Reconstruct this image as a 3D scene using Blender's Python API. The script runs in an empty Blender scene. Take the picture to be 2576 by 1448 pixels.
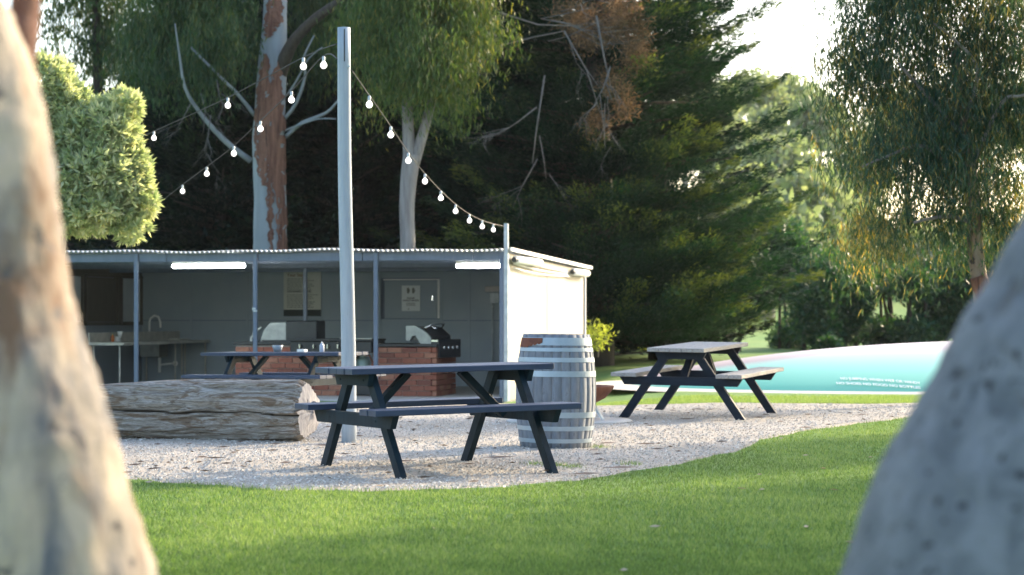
import bpy, bmesh, math, random
import numpy as np
from mathutils import Vector, Matrix, Euler
R = math.radians
S = bpy.context.scene
C = S.collection
random.seed(7)
rng = np.random.default_rng(11)

# ------------------------------------------------------------------ camera, sky, sun, exposure
cam_d = bpy.data.cameras.new('camera'); cam = bpy.data.objects.new('camera', cam_d); C.objects.link(cam)
cam.location = (0, 0, 1.1); cam.rotation_euler = (R(90), 0, 0)
cam_d.sensor_width = 36; cam_d.lens = 75.8; cam_d.shift_y = 74/2576
cam_d.clip_start = 0.1; cam_d.clip_end = 3000
cam_d.dof.use_dof = True; cam_d.dof.focus_distance = 17.0; cam_d.dof.aperture_fstop = 3.2
S.camera = cam

SUN_AZ, SUN_EL = 46, 23
W = bpy.data.worlds.new('World'); S.world = W; W.use_nodes = True
nt = W.node_tree
sky = nt.nodes.new('ShaderNodeTexSky'); sky.sky_type = 'NISHITA'; sky.sun_disc = False
sky.sun_elevation = R(SUN_EL); sky.sun_rotation = R(SUN_AZ); sky.dust_density = 2.5; sky.air_density = 1.0
nt.links.new(sky.outputs[0], nt.nodes['Background'].inputs[0])
nt.nodes['Background'].inputs[1].default_value = 0.15
sd = bpy.data.lights.new('sun', 'SUN'); sd.energy = 2.3; sd.angle = R(0.53); sd.color = (1.0, 0.82, 0.57)
sun = bpy.data.objects.new('sun', sd); C.objects.link(sun)
SD = Vector((math.sin(R(SUN_AZ))*math.cos(R(SUN_EL)), math.cos(R(SUN_AZ))*math.cos(R(SUN_EL)), math.sin(R(SUN_EL))))
sun.rotation_euler = SD.to_track_quat('Z', 'Y').to_euler()
S.view_settings.view_transform = 'Standard'; S.view_settings.look = 'None'
S.view_settings.exposure = 1.95; S.view_settings.gamma = 1.0; S.view_settings.use_curve_mapping = False
S.render.engine = 'CYCLES'
S.cycles.max_bounces = 6; S.cycles.transparent_max_bounces = 6

# ------------------------------------------------------------------ helpers
F, CX, CY, CH = 5425.0, 1288.0, 798.0, 1.1
def P(px, py, d): return Vector(((px-CX)/F*d, d, CH-(py-CY)/F*d))
def G(px, py, g=0.0):
    d = F*(CH-g)/(py-CY); return Vector(((px-CX)/F*d, d, g))

def tag(o, label=None, cat=None, group=None, kind=None):
    if label: o['label'] = label
    if cat: o['category'] = cat
    if group: o['group'] = group
    if kind: o['kind'] = kind
    return o
def empty(name, loc=(0,0,0), rz=0, rot=None):
    o = bpy.data.objects.new(name, None); C.objects.link(o); o.location = loc
    o.rotation_euler = rot if rot else (0, 0, rz); o.empty_display_size = .1
    return o
def link(name, me, parent=None, loc=None, rot=None):
    o = bpy.data.objects.new(name, me); C.objects.link(o)
    if parent: o.parent = parent
    if loc is not None: o.location = loc
    if rot is not None: o.rotation_euler = rot
    return o
def copy_tree(o, parent=None):
    c = o.copy(); C.objects.link(c)
    if parent: c.parent = parent
    for ch in list(o.children): copy_tree(ch, c)
    return c

def npmesh(name, V, Fc, mat, smooth=False, rnd=None, n=None):
    """V (N,3); Fc (M,k) faces all with k corners"""
    V = np.asarray(V, np.float32); Fc = np.asarray(Fc, np.int32)
    me = bpy.data.meshes.new(name)
    me.vertices.add(len(V)); me.vertices.foreach_set('co', V.ravel())
    k = Fc.shape[1]; m = len(Fc)
    me.loops.add(m*k); me.loops.foreach_set('vertex_index', Fc.ravel())
    me.polygons.add(m); me.polygons.foreach_set('loop_start', np.arange(0, m*k, k, dtype=np.int32))
    me.polygons.foreach_set('use_smooth', np.full(m, smooth))
    if rnd is not None:
        a = me.attributes.new('rnd', 'FLOAT', 'POINT'); a.data.foreach_set('value', np.asarray(rnd, np.float32))
    me.update(calc_edges=True); me.materials.append(mat)
    return me

class MB:
    """collects shapes and links them as ONE mesh"""
    def __init__(s): s.bm = bmesh.new(); s.mi = 0
    def _fin(s, vs):
        for v in vs:
            for f in v.link_faces: f.material_index = s.mi
    def box(s, x0, x1, y0, y1, z0, z1, M=None, bev=0.0):
        r = bmesh.ops.create_cube(s.bm, size=1); vs = r['verts']
        for v in vs: v.co = Vector(((x0+x1)/2+v.co.x*(x1-x0), (y0+y1)/2+v.co.y*(y1-y0), (z0+z1)/2+v.co.z*(z1-z0)))
        if M:
            for v in vs: v.co = M @ v.co
        s._fin(vs)
        if bev > 0:
            es = list({e for v in vs for e in v.link_edges})
            bmesh.ops.bevel(s.bm, geom=es, offset=bev, segments=1, affect='EDGES', profile=.5)
        return s
    def bar(s, a, b, w, h, up=Vector((0,0,1)), bev=0.0):
        a = Vector(a); b = Vector(b); d = (b-a); L = d.length; d.normalize()
        sx = d.cross(up)
        if sx.length < 1e-4: sx = d.cross(Vector((0,1,0)))
        sx.normalize(); uz = sx.cross(d)
        M = Matrix((( d.x, sx.x, uz.x, a.x), (d.y, sx.y, uz.y, a.y), (d.z, sx.z, uz.z, a.z), (0,0,0,1)))
        return s.box(0, L, -w/2, w/2, -h/2, h/2, M, bev)
    def tube(s, pts, rad, n=8, caps=True):
        pts = [Vector(p) for p in pts]
        if not hasattr(rad, '__len__'): rad = [rad]*len(pts)
        rings = []; ref = None
        for i, p in enumerate(pts):
            t = (pts[min(i+1, len(pts)-1)]-pts[max(i-1, 0)]).normalized()
            if ref is None: ref = Vector((1,0,0)) if abs(t.x) < .9 else Vector((0,1,0))
            u = (ref - t*ref.dot(t)).normalized(); ref = u; w = t.cross(u)
            rings.append([s.bm.verts.new(p+(u*math.cos(2*math.pi*k/n)+w*math.sin(2*math.pi*k/n))*rad[i]) for k in range(n)])
        fs = []
        for i in range(len(rings)-1):
            for k in range(n):
                f = s.bm.faces.new((rings[i][k], rings[i][(k+1)%n], rings[i+1][(k+1)%n], rings[i+1][k])); f.smooth = True; f.material_index = s.mi
        if caps:
            f = s.bm.faces.new(list(reversed(rings[0]))); f.material_index = s.mi
            f = s.bm.faces.new(rings[-1]); f.material_index = s.mi
        return s
    def lathe(s, prof, n=24, c=(0,0,0), closed=False, smooth=True):
        c = Vector(c); rings = []
        for r, z in prof:
            rings.append([s.bm.verts.new(c+Vector((r*math.cos(2*math.pi*k/n), r*math.sin(2*math.pi*k/n), z))) for k in range(n)])
        m = len(rings)
        for i in range(m if closed else m-1):
            for k in range(n):
                f = s.bm.faces.new((rings[i][k], rings[i][(k+1)%n], rings[(i+1)%m][(k+1)%n], rings[(i+1)%m][k])); f.smooth = smooth; f.material_index = s.mi
        if not closed:
            for rg, rev in ((rings[0], True), (rings[-1], False)):
                if (rg[0].co-rg[n//2].co).length > 1e-3:
                    f = s.bm.faces.new(list(reversed(rg)) if rev else rg); f.material_index = s.mi
        return s
    def prism(s, poly, y0, y1):
        a = [s.bm.verts.new((x, y0, z)) for x, z in poly]; b = [s.bm.verts.new((x, y1, z)) for x, z in poly]
        n = len(poly)
        for i in range(n):
            f = s.bm.faces.new((a[i], a[(i+1)%n], b[(i+1)%n], b[i])); f.material_index = s.mi
        f = s.bm.faces.new(list(reversed(a))); f.material_index = s.mi
        f = s.bm.faces.new(b); f.material_index = s.mi
        return s
    def build(s, name, mat, parent=None, loc=None, rot=None):
        bmesh.ops.recalc_face_normals(s.bm, faces=s.bm.faces[:])
        me = bpy.data.meshes.new(name); s.bm.to_mesh(me); s.bm.free()
        for m in (mat if isinstance(mat, (list, tuple)) else [mat]): me.materials.append(m)
        return link(name, me, parent, loc, rot)

# ------------------------------------------------------------------ materials
def ramp(nt, fac, stops):
    r = nt.nodes.new('ShaderNodeValToRGB'); e = r.color_ramp.elements
    while len(e) < len(stops): e.new(.5)
    for i, (p, c) in enumerate(stops): e[i].position = p; e[i].color = (*c, 1)
    nt.links.new(fac, r.inputs[0]); return r.outputs[0]
def noise(nt, vec, scale, detail=5, rough=.6, dist=0):
    n = nt.nodes.new('ShaderNodeTexNoise'); n.inputs['Scale'].default_value = scale
    n.inputs['Detail'].default_value = detail; n.inputs['Roughness'].default_value = rough; n.inputs['Distortion'].default_value = dist
    nt.links.new(vec, n.inputs['Vector']); return n.outputs['Fac']
def mapping(nt, kind='Object', scale=(1,1,1)):
    tc = nt.nodes.new('ShaderNodeTexCoord'); mp = nt.nodes.new('ShaderNodeMapping'); mp.inputs['Scale'].default_value = scale
    nt.links.new(tc.outputs[kind], mp.inputs['Vector']); return mp.outputs[0]
def mix(nt, a, b, f, mode='MIX'):
    m = nt.nodes.new('ShaderNodeMix'); m.data_type = 'RGBA'; m.blend_type = mode
    for inp, v in ((m.inputs[6], a), (m.inputs[7], b), (m.inputs[0], f)):
        if hasattr(v, 'links'): nt.links.new(v, inp)
        elif isinstance(v, tuple): inp.default_value = (*v, 1)
        else: inp.default_value = v
    return m.outputs[2]
def bump(nt, h, strength, dist=.01):
    b = nt.nodes.new('ShaderNodeBump'); b.inputs['Strength'].default_value = strength; b.inputs['Distance'].default_value = dist
    nt.links.new(h, b.inputs['Height']); return b.outputs[0]
def mat(name, c1, c2=None, scale=4, stretch=(1,1,1), rough=.7, metal=0, lo=.35, hi=.65, bmp=0, bscale=None, bdist=.004, spots=None, spec=.5, coord='Object', detail=6):
    m = bpy.data.materials.new(name); m.use_nodes = True; t = m.node_tree; b = t.nodes['Principled BSDF']
    b.inputs['Roughness'].default_value = rough; b.inputs['Metallic'].default_value = metal
    b.inputs['Specular IOR Level'].default_value = spec
    v = mapping(t, coord, stretch)
    col = None
    if c2:
        col = ramp(t, noise(t, v, scale, detail), [(lo, c1), (hi, c2)])
    if spots:
        c3, sc, thr = spots
        f = ramp(t, noise(t, v, sc, 4), [(thr, (0,0,0)), (min(thr+.05, 1), (1,1,1))])
        col = mix(t, col if col else c1, c3, f)
    if col: t.links.new(col, b.inputs['Base Color'])
    else: b.inputs['Base Color'].default_value = (*c1, 1)
    if bmp: t.links.new(bump(t, noise(t, v, bscale or scale*4, 6), bmp, bdist), b.inputs['Normal'])
    return m
def leafmat(name, ca, cb, cc, trans=.45, rough=.55, tint=(1.15,1.25,.5)):
    m = bpy.data.materials.new(name); m.use_nodes = True; t = m.node_tree; b = t.nodes['Principled BSDF']; out = t.nodes['Material Output']
    at = t.nodes.new('ShaderNodeAttribute'); at.attribute_name = 'rnd'
    col = ramp(t, at.outputs['Fac'], [(0, ca), (.55, cb), (1, cc)])
    t.links.new(col, b.inputs['Base Color']); b.inputs['Roughness'].default_value = rough
    b.inputs['Specular IOR Level'].default_value = .35
    tr = t.nodes.new('ShaderNodeBsdfTranslucent')
    t.links.new(mix(t, col, tint, 1.0, 'MULTIPLY'), tr.inputs[0])
    ms = t.nodes.new('ShaderNodeMixShader'); ms.inputs[0].default_value = trans
    t.links.new(b.outputs[0], ms.inputs[1]); t.links.new(tr.outputs[0], ms.inputs[2]); t.links.new(ms.outputs[0], out.inputs[0])
    return m
def emis(name, col, st):
    m = bpy.data.materials.new(name); m.use_nodes = True; b = m.node_tree.nodes['Principled BSDF']
    b.inputs['Base Color'].default_value = (.8,.8,.8,1); b.inputs['Emission Color'].default_value = (*col, 1); b.inputs['Emission Strength'].default_value = st
    return m

m_paint = mat('dark_table_paint', (.014,.030,.070), (.024,.046,.098), 3, (1,6,6), .45, bmp=.25, bscale=20, spec=.4, spots=((.05,.07,.11), 11, .72))
m_paint_base = mat('dark_table_frame_paint', (.004,.014,.022), (.009,.024,.036), 3, (6,6,1), .6, bmp=.2, bscale=20, spec=.15)
m_table_pale = mat('worn_table_top', (.25,.235,.22), (.38,.36,.335), 5, (1.5,12,12), .75, bmp=.3, bscale=20)
m_table_right = mat('charcoal_table_paint', (.010,.016,.025), (.018,.026,.040), 3, (1,6,6), .6, spec=.15)
m_shedpaint = mat('shed_wall_blue_grey', (.27,.33,.385), (.33,.385,.42), 1.2, (1,1,1), .6)
m_post = mat('shed_post_blue_grey', (.105,.14,.20), (.14,.175,.235), 3, (4,4,1), .5)
m_cream = mat('cream_side_panel', (.31,.28,.22), (.35,.32,.26), .8, (1,1,.6), .55)
m_trim = mat('lilac_grey_trim', (.30,.31,.35), (.36,.37,.41), 3, rough=.5)
m_whitep = mat('white_paint', (.78,.78,.75), (.84,.84,.81), 5, rough=.5)
m_galv = mat('galvanised_steel', (.36,.40,.42), (.52,.57,.60), 9, (1,1,1), .5, .3, bmp=.1)
m_roof = mat('corrugated_iron', (.55,.56,.56), (.66,.67,.66), 3, (1,6,1), .4, .3)
m_steel = mat('stainless_steel', (.46,.45,.39), (.60,.58,.51), 6, rough=.35, metal=.2)
m_chrome = mat('chrome', (.85,.85,.85), rough=.22, metal=1)
m_black = mat('black_enamel', (.012,.014,.018), (.02,.022,.026), 8, rough=.35)
m_dkplastic = mat('dark_benchtop', (.02,.022,.022), (.035,.036,.036), 6, rough=.45)
m_alu = mat('cast_aluminium', (.26,.27,.26), (.36,.37,.35), 9, rough=.45, metal=.5)
m_glass_lit = emis('lit_fluorescent_tube', (.93,.97,1), 13)
m_bulb = emis('lit_frosted_bulb', (1,.97,.93), .7)
m_paper = mat('printed_board', (.50,.50,.44), (.54,.54,.48), 3, rough=.4)
m_paperw = mat('white_poster', (.66,.70,.70), rough=.4)
m_ink = mat('dark_ink', (.03,.04,.04), rough=.6)
m_inkb = mat('brown_ink', (.20,.11,.05), rough=.6)
m_inkg = mat('grey_ink', (.17,.18,.16), rough=.6)
m_rust = mat('rusty_steel', (.11,.035,.02), (.20,.07,.035), 12, rough=.85)
m_pole = mat('painted_timber_pole', (.27,.32,.37), (.36,.41,.455), 2, (8,8,.7), .6, bmp=.4, bscale=9, bdist=.004, spots=((.14,.16,.19), 5, .71))
m_conc = mat('weathered_concrete', (.42,.41,.38), (.52,.50,.47), 5, rough=.9, bmp=.3, bscale=30)
m_greenplastic = mat('pale_green_gas_bottle', (.30,.42,.40), (.36,.48,.45), 5, rough=.45)
m_cord = mat('black_cable', (.015,.016,.018), rough=.6)
m_brn = mat('dark_brown_window_frame', (.10,.09,.07), (.13,.115,.09), 4, rough=.5)
m_blind = mat('drawn_brown_blind', (.12,.11,.085), (.15,.135,.11), 3, (8,8,1), .9)
m_curtain = mat('pale_blind', (.50,.55,.56), (.56,.61,.62), 2, rough=.8)
m_winglass = mat('window_glass', (.05,.06,.07), rough=.04, spec=.8)
m_mortar = mat('mortar', (.28,.24,.21), (.36,.31,.27), 30, rough=.95)
bricks = [mat('red_brick_%s' % n, tuple(.8*q_ for q_ in a), tuple(.82*q_ for q_ in b), 18, rough=.9, bmp=.4, bscale=60, bdist=.003) for n, a, b in (
    ('plain', (.25,.085,.055), (.33,.12,.075)), ('dark', (.17,.06,.045), (.24,.09,.06)), ('pale', (.33,.14,.09), (.40,.19,.12)))]

# lawn
def lawn_mat():
    m = bpy.data.materials.new('mown_lawn'); m.use_nodes = True; t = m.node_tree; b = t.nodes['Principled BSDF']
    v = mapping(t); big = noise(t, v, .35, 4); mid = noise(t, v, 3.0, 6, .7); fine = noise(t, mapping(t, 'Object', (1, .45, 1)), 55, 4, .8)
    c = ramp(t, fine, [(.30, (.075,.14,.045)), (.50, (.14,.225,.075)), (.72, (.23,.31,.13))])
    c2 = mix(t, c, ramp(t, mid, [(.35, (.11,.20,.05)), (.62, (.20,.29,.09))]), .5)
    c3 = mix(t, c2, ramp(t, big, [(.38, (.75,.95,.85)), (.62, (1.15,1.08,.9))]), .8, 'MULTIPLY')
    t.links.new(c3, b.inputs['Base Color']); b.inputs['Roughness'].default_value = .85; b.inputs['Specular IOR Level'].default_value = .15
    t.links.new(bump(t, fine, .7, .02), b.inputs['Normal'])
    return m
m_lawn = lawn_mat()
m_grass = leafmat('grass_blade', (.075,.125,.045), (.16,.25,.085), (.33,.38,.18), .45, .6, (1.2,1.3,.5))
def gravel_mat(name, dark=1.0):
    m = bpy.data.materials.new(name); m.use_nodes = True; t = m.node_tree; b = t.nodes['Principled BSDF']
    v = mapping(t)
    vo = t.nodes.new('ShaderNodeTexVoronoi'); vo.inputs['Scale'].default_value = 58; t.links.new(v, vo.inputs['Vector'])
    sep = t.nodes.new('ShaderNodeSeparateColor'); t.links.new(vo.outputs['Color'], sep.inputs[0])
    c = ramp(t, sep.outputs[0], [(0, (.30,.25,.21)), (.25, (.37,.335,.285)), (.6, (.42,.385,.33)), (1, (.52,.48,.43))])
    c = mix(t, c, ramp(t, noise(t, v, .9, 5), [(.35, (.80,.76,.70)), (.65, (1.05,1.03,1.02))]), .9, 'MULTIPLY')
    t.links.new(c, b.inputs['Base Color']); b.inputs['Roughness'].default_value = .9
    t.links.new(bump(t, vo.outputs['Distance'], .6, -.012), b.inputs['Normal'])
    return m
m_gravel = gravel_mat('crushed_gravel')
def stone_mat():
    m = bpy.data.materials.new('gravel_stone'); m.use_nodes = True; t = m.node_tree; b = t.nodes['Principled BSDF']
    at = t.nodes.new('ShaderNodeAttribute'); at.attribute_name = 'rnd'
    c = ramp(t, at.outputs['Fac'], [(0, (.20,.16,.13)), (.08, (.33,.30,.255)), (.5, (.42,.385,.335)), (.85, (.51,.48,.43)), (1, (.68,.65,.60))])
    t.links.new(c, b.inputs['Base Color']); b.inputs['Roughness'].default_value = .85; return m
m_stone = stone_mat()

# bark materials
def gum_mat(name, pale, grey, brown, spot, scale=6, spotthr=.66, brown_amt=.62, stretch=(1,1,.35)):
    m = bpy.data.materials.new(name); m.use_nodes = True; t = m.node_tree; b = t.nodes['Principled BSDF']
    v = mapping(t, 'Object', stretch); v1 = mapping(t)
    c = ramp(t, noise(t, v, scale, 6, .6, .6), [(.35, grey), (.62, pale)])
    c = mix(t, c, brown, ramp(t, noise(t, v, scale*.6, 5, .6, .8), [(brown_amt, (0,0,0)), (brown_amt+.12, (1,1,1))]))
    c = mix(t, c, spot, ramp(t, noise(t, v1, scale*2.2, 3, .5, .3), [(spotthr, (0,0,0)), (spotthr+.04, (1,1,1))]))
    t.links.new(c, b.inputs['Base Color']); b.inputs['Roughness'].default_value = .8
    t.links.new(bump(t, noise(t, v, scale*3, 6, .65), .6, .015), b.inputs['Normal'])
    return m
m_gum_left = gum_mat('cream_gum_bark', (.46,.37,.27), (.10,.10,.11), (.17,.095,.055), (.09,.08,.075), 8, .63, .49)
m_gum_right = gum_mat('lichen_grey_gum_bark', (.185,.195,.21), (.095,.105,.115), (.09,.08,.068), (.02,.022,.024), 14, .615, .58, (1,1,.8))
m_gum_pale = gum_mat('pale_gum_bark', (.27,.30,.31), (.18,.20,.215), (.15,.10,.07), (.14,.09,.06), 2.2, .75, .70, (1,1,.2))
m_gum_tan = gum_mat('tan_gum_bark', (.30,.23,.16), (.16,.12,.09), (.18,.08,.04), (.06,.05,.04), 4, .62, .5, (1,1,.4))
m_bark_red = mat('peeling_red_bark', (.11,.045,.03), (.26,.13,.085), 3, (5,5,.5), .9, bmp=.8, bscale=10, bdist=.05, spots=((.06,.03,.02), 4, .6))
m_bark_dark = mat('dark_bark', (.035,.028,.022), (.07,.055,.042), 4, (4,4,.6), .9, bmp=.6, bscale=14, bdist=.03)
m_bark_grey = mat('grey_bark', (.16,.14,.13), (.27,.25,.23), 4, (4,4,.4), .9, bmp=.7, bscale=10, bdist=.03)
m_twig = mat('bare_grey_twig', (.10,.095,.085), (.16,.15,.14), 6, rough=.9)
m_leaf_euc = leafmat('eucalypt_leaf', (.022,.062,.034), (.055,.110,.045), (.17,.18,.06), .45, .45, (1.5,1.25,.45))
m_leaf_euc2 = leafmat('golden_eucalypt_leaf', (.030,.075,.026), (.085,.14,.042), (.30,.27,.09), .48, .45, (1.5,1.3,.4))
m_leaf_wt = leafmat('weeping_eucalypt_leaf', (.018,.060,.050), (.050,.105,.070), (.42,.33,.10), .52, .4, (1.7,1.35,.45))  # golden last tone puts backlight into the leaf colour
m_leaf_cyp = leafmat('cypress_foliage', (.003,.016,.013), (.012,.045,.026), (.17,.205,.050), .32, .7, (1.5,1.4,.4))  # near-black shade and sunlit tips are put into these leaf tones
m_leaf_dead = leafmat('dying_cypress_foliage', (.07,.060,.035), (.16,.11,.06), (.38,.25,.14), .35, .8, (1.3,1.0,.7))
m_leaf_bush = leafmat('variegated_leaf', (.28,.37,.22), (.50,.56,.37), (.86,.83,.62), .5, .45, (1.1,1.1,.6))
m_leaf_hedge = leafmat('hedge_leaf', (.014,.052,.034), (.035,.095,.050), (.09,.16,.055), .4, .5, (1.3,1.4,.45))
m_leaf_far = leafmat('far_tree_leaf', (.12,.17,.12), (.23,.27,.18), (.42,.42,.28), .45, .7)  # distance haze is put into these pale leaf tones
m_leaf_shrub = leafmat('sunny_shrub_leaf', (.22,.26,.04), (.40,.42,.08), (.60,.56,.16), .55, .6)  # sunlight is put into these bright yellow leaf tones

# ------------------------------------------------------------------ setting: ground
def sstep(a, b, x): t = np.clip((x-a)/(b-a), 0, 1); return t*t*(3-2*t)
def gh(x, y):
    x = np.asarray(x, float); y = np.asarray(y, float)
    z = -.17*sstep(25.5, 31, y)*(1-sstep(.8, 2.6, x))*(1-sstep(42, 50, y))
    z = z + .006*np.clip(y-38, 0, 30)
    d = np.clip(y-72, 0, 1e9); z = z + .055*d*sstep(0, 40, d) * (1+.15*np.sin(x*.02)) * (1-.75*sstep(260, 420, y))
    return z
ys = np.concatenate([np.arange(-6, 45, .5), np.arange(45, 110, 2.5), np.arange(110, 330, 10), np.arange(330, 1500, 90)])
xs = np.concatenate([-np.geomspace(900, 14, 24), np.arange(-13, 13.1, .5), np.geomspace(14, 900, 24)])
X, Y = np.meshgrid(xs, ys); Z = gh(X, Y)
nx, ny = len(xs), len(ys); idx = np.arange(nx*ny).reshape(ny, nx)
Fq = np.stack([idx[:-1,:-1], idx[:-1,1:], idx[1:,1:], idx[1:,:-1]], -1).reshape(-1, 4)
o = link('lawn', npmesh('lawn', np.stack([X, Y, Z], -1).reshape(-1, 3), Fq, m_lawn, True)); tag(o, kind='structure')

near_px = [(-500,1195),(0,1195),(310,1210),(500,1222),(700,1235),(900,1238),(1100,1237),(1300,1228),(1450,1212),(1600,1190),(1700,1171),(1850,1139),(1920,1109),(2000,1090),(2100,1075),(2300,1050),(2500,1036),(2700,1027)]
near = np.array([(G(a, b).x, G(a, b).y) for a, b in near_px])
far_l = [(-30,31.9),(-.3,31.9),(.6,31),(1.2,28.6)] + [(G(a, b).x, G(a, b).y) for a, b in ((1540,1012),(1700,1016),(1950,1017),(2310,1017),(2520,1019),(2690,1025))]
far_l = np.array(far_l)
def y_near(x): return np.interp(x, near[:,0], near[:,1]) + .05*np.sin(x*9.1)+.03*np.sin(x*23+1)
def y_far(x): return np.interp(x, far_l[:,0], far_l[:,1]) + .06*np.sin(x*5.3)
gx = np.linspace(near[0,0], near[-1,0], 260); tt = np.linspace(0, 1, 60)
GX, TT = np.meshgrid(gx, tt); GY = y_near(GX)*(1-TT)+y_far(GX)*TT
GZ = gh(GX, GY)+.012+.006*np.sin(GX*2.1+GY)*np.sin(GY*1.7)
GZ[0] -= .02; GZ[-1] -= .02
idx = np.arange(GX.size).reshape(GX.shape)
Fq = np.stack([idx[:-1,:-1], idx[:-1,1:], idx[1:,1:], idx[1:,:-1]], -1).reshape(-1, 4)
o = link('gravel_bed', npmesh('gravel_bed', np.stack([GX, GY, GZ], -1).reshape(-1, 3), Fq, m_gravel, True)); tag(o, kind='structure')

# loose stones
def stones():
    N = 62000
    y = 12.5+ (rng.random(N)**1.25)*14.5; x = (rng.random(N)*2-1)*(.25*y+.2)
    k = (y > y_near(x)+.0) & (y < y_far(x)); edge = rng.random(N) < .012
    k = k | (edge & (y > y_near(x)-.10) & (y < y_far(x)))
    x, y = x[k], y[k]; n = len(x); s = rng.uniform(.006, .013, n)*(1+.25*(rng.random(n) < .05))
    z = gh(x, y)+.014+.006*np.sin(x*2.1+y)*np.sin(y*1.7)+s*.2
    base = np.array([(1,0,0),(0,1,0),(-1,0,0),(0,-1,0),(0,0,.75),(0,0,-.6)], float)
    V = base[None]*s[:,None,None]*(1+.45*rng.uniform(-1, 1, (n,6,3)))
    a = rng.random(n)*6.28; ca, sa = np.cos(a)[:,None], np.sin(a)[:,None]
    vx = V[...,0]*ca-V[...,1]*sa; vy = V[...,0]*sa+V[...,1]*ca
    tl = rng.uniform(-.5, .5, n)[:,None]; vz = V[...,2]+vx*tl
    V = np.stack([vx+x[:,None], vy+y[:,None], vz+z[:,None]], -1).reshape(-1, 3)
    f = np.array([(0,1,4),(1,2,4),(2,3,4),(3,0,4),(1,0,5),(2,1,5),(3,2,5),(0,3,5)])[:4]
    Fc = (np.arange(n)[:,None,None]*6+f[None]).reshape(-1, 3)
    r = np.repeat(rng.random(n), 6)
    return npmesh('gravel_stones', V, Fc, m_stone, False, r)
tag(link('gravel_stones', stones()), 'pale crushed gravel stones covering the picnic area', 'gravel', kind='stuff')

def grass():
    def blades(x, y, h, w):
        n = len(x); a = rng.random(n)*6.28; lean = rng.uniform(.1, .9, n)*h; b = rng.random(n)*6.28
        z = gh(x, y)-.003
        dx, dy = np.cos(a)*w/2, np.sin(a)*w/2
        V = np.stack([np.stack([x-dx, y-dy, z], -1), np.stack([x+dx, y+dy, z], -1), np.stack([x+np.cos(b)*lean, y+np.sin(b)*lean, z+h], -1)], 1)
        return V.reshape(-1, 3)
    N = 520000
    y = 8.6+(rng.random(N)**1.7)*17; x = (rng.random(N)*2-1)*(.245*y+.1)
    k = y < y_near(x)+.03*rng.standard_normal(N); x, y = x[k], y[k]
    patch = np.zeros_like(x)
    for fr, am in ((1.1,.30),(2.3,.25),(4.7,.22),(9.5,.18),(21,.15)):
        for _ in range(3):
            a_ = rng.random()*6.28; patch += am*.5*np.sin(fr*(x*np.cos(a_)+y*.6*np.sin(a_))+rng.random()*6.28)
    patch = np.clip(.5+.75*patch, 0, 1)
    n = len(x); h = rng.uniform(.012, .030, n)*(.8+.4*patch)*(1+.5*(np.abs(y-y_near(x)) < .06)); w = rng.uniform(.0035, .008, n)
    V1 = blades(x, y, h, w); r1 = np.clip(.0+.6*patch+.95*(rng.random(n)-.42), 0, 1)
    # strip beyond the gravel
    N2 = 40000; x2 = rng.uniform(.8, 8, N2); y2 = y_far(x2)+rng.random(N2)**1.5*2.6-.05
    k = np.abs(x2) < .25*y2; x2, y2 = x2[k], y2[k]; n2 = len(x2)
    V2 = blades(x2, y2, rng.uniform(.02, .05, n2), rng.uniform(.006, .011, n2)); r2 = rng.uniform(.4, 1, n2)
    # stray tufts in the gravel
    tx, ty = [], []
    for cx_, cy_ in ((G(1410,1176).x, G(1410,1176).y), (G(1440,1180).x, G(1440,1180).y), (G(1590,1172).x, G(1590,1172).y), (G(1510,1130).x, G(1510,1130).y), (G(1350,1172).x, G(1350,1172).y)):
        tx.append(cx_+rng.normal(0, .045, 130)); ty.append(cy_+rng.normal(0, .07, 130))
    tx = np.concatenate(tx); ty = np.concatenate(ty); n3 = len(tx)
    V3 = blades(tx, ty, rng.uniform(.02, .05, n3), rng.uniform(.004, .007, n3)); r3 = rng.uniform(.2, .8, n3)
    V = np.concatenate([V1, V2, V3]); r = np.repeat(np.concatenate([r1, r2, r3]), 3)
    return npmesh('lawn_grass', V, np.arange(len(V)).reshape(-1, 3), m_grass, False, r)
tag(link('lawn_grass', grass()), 'short mown green grass blades of the lawn', 'grass', kind='stuff')

def litter():
    V, Fc, r = [], [], []; N = 430; k = 0
    lm = leafmat('dry_leaf', (.05,.035,.025), (.16,.10,.06), (.55,.48,.38), .1)
    for i in range(N):
        y = 9+random.random()**.9*17; x = random.uniform(-1, 1)*.24*y
        ong = y > float(y_near(x))
        if not ong and random.random() < .82: continue
        if y > float(y_far(x)): continue
        L = random.uniform(.015, .04) if not ong else random.uniform(.02,.06) if random.random() < .85 else random.uniform(.08, .16); w = L*random.uniform(.1, .3); a = random.random()*3.14
        if random.random() < .6: a *= .25
        z = float(gh(x, y))+(.028 if ong else .022); c, s = math.cos(a), math.sin(a)
        for u, v, h in ((-L,0,.004), (0,-w,0), (L,0,.006), (0,w,.012)):
            V.append((x+u*c-v*s, y+u*s+v*c, z+h)); r.append(random.random()*.55 if ong else random.uniform(.6, 1))
        Fc.append((k,k+1,k+2,k+3)); k += 4
    return npmesh('fallen_leaves', V, Fc, lm, False, r)
tag(link('fallen_leaves', litter()), 'dry brown and pale leaves scattered on gravel and lawn', 'fallen leaves', kind='stuff')

# ------------------------------------------------------------------ camp kitchen shed
PHI = R(12); FL = -.15
U = Vector((-math.cos(PHI), math.sin(PHI), 0)); Vd = Vector((math.sin(PHI), math.cos(PHI), 0))
C0 = Vector((-.095, 32.0, FL)); DS, LS = 6.6, 8.36
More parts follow.
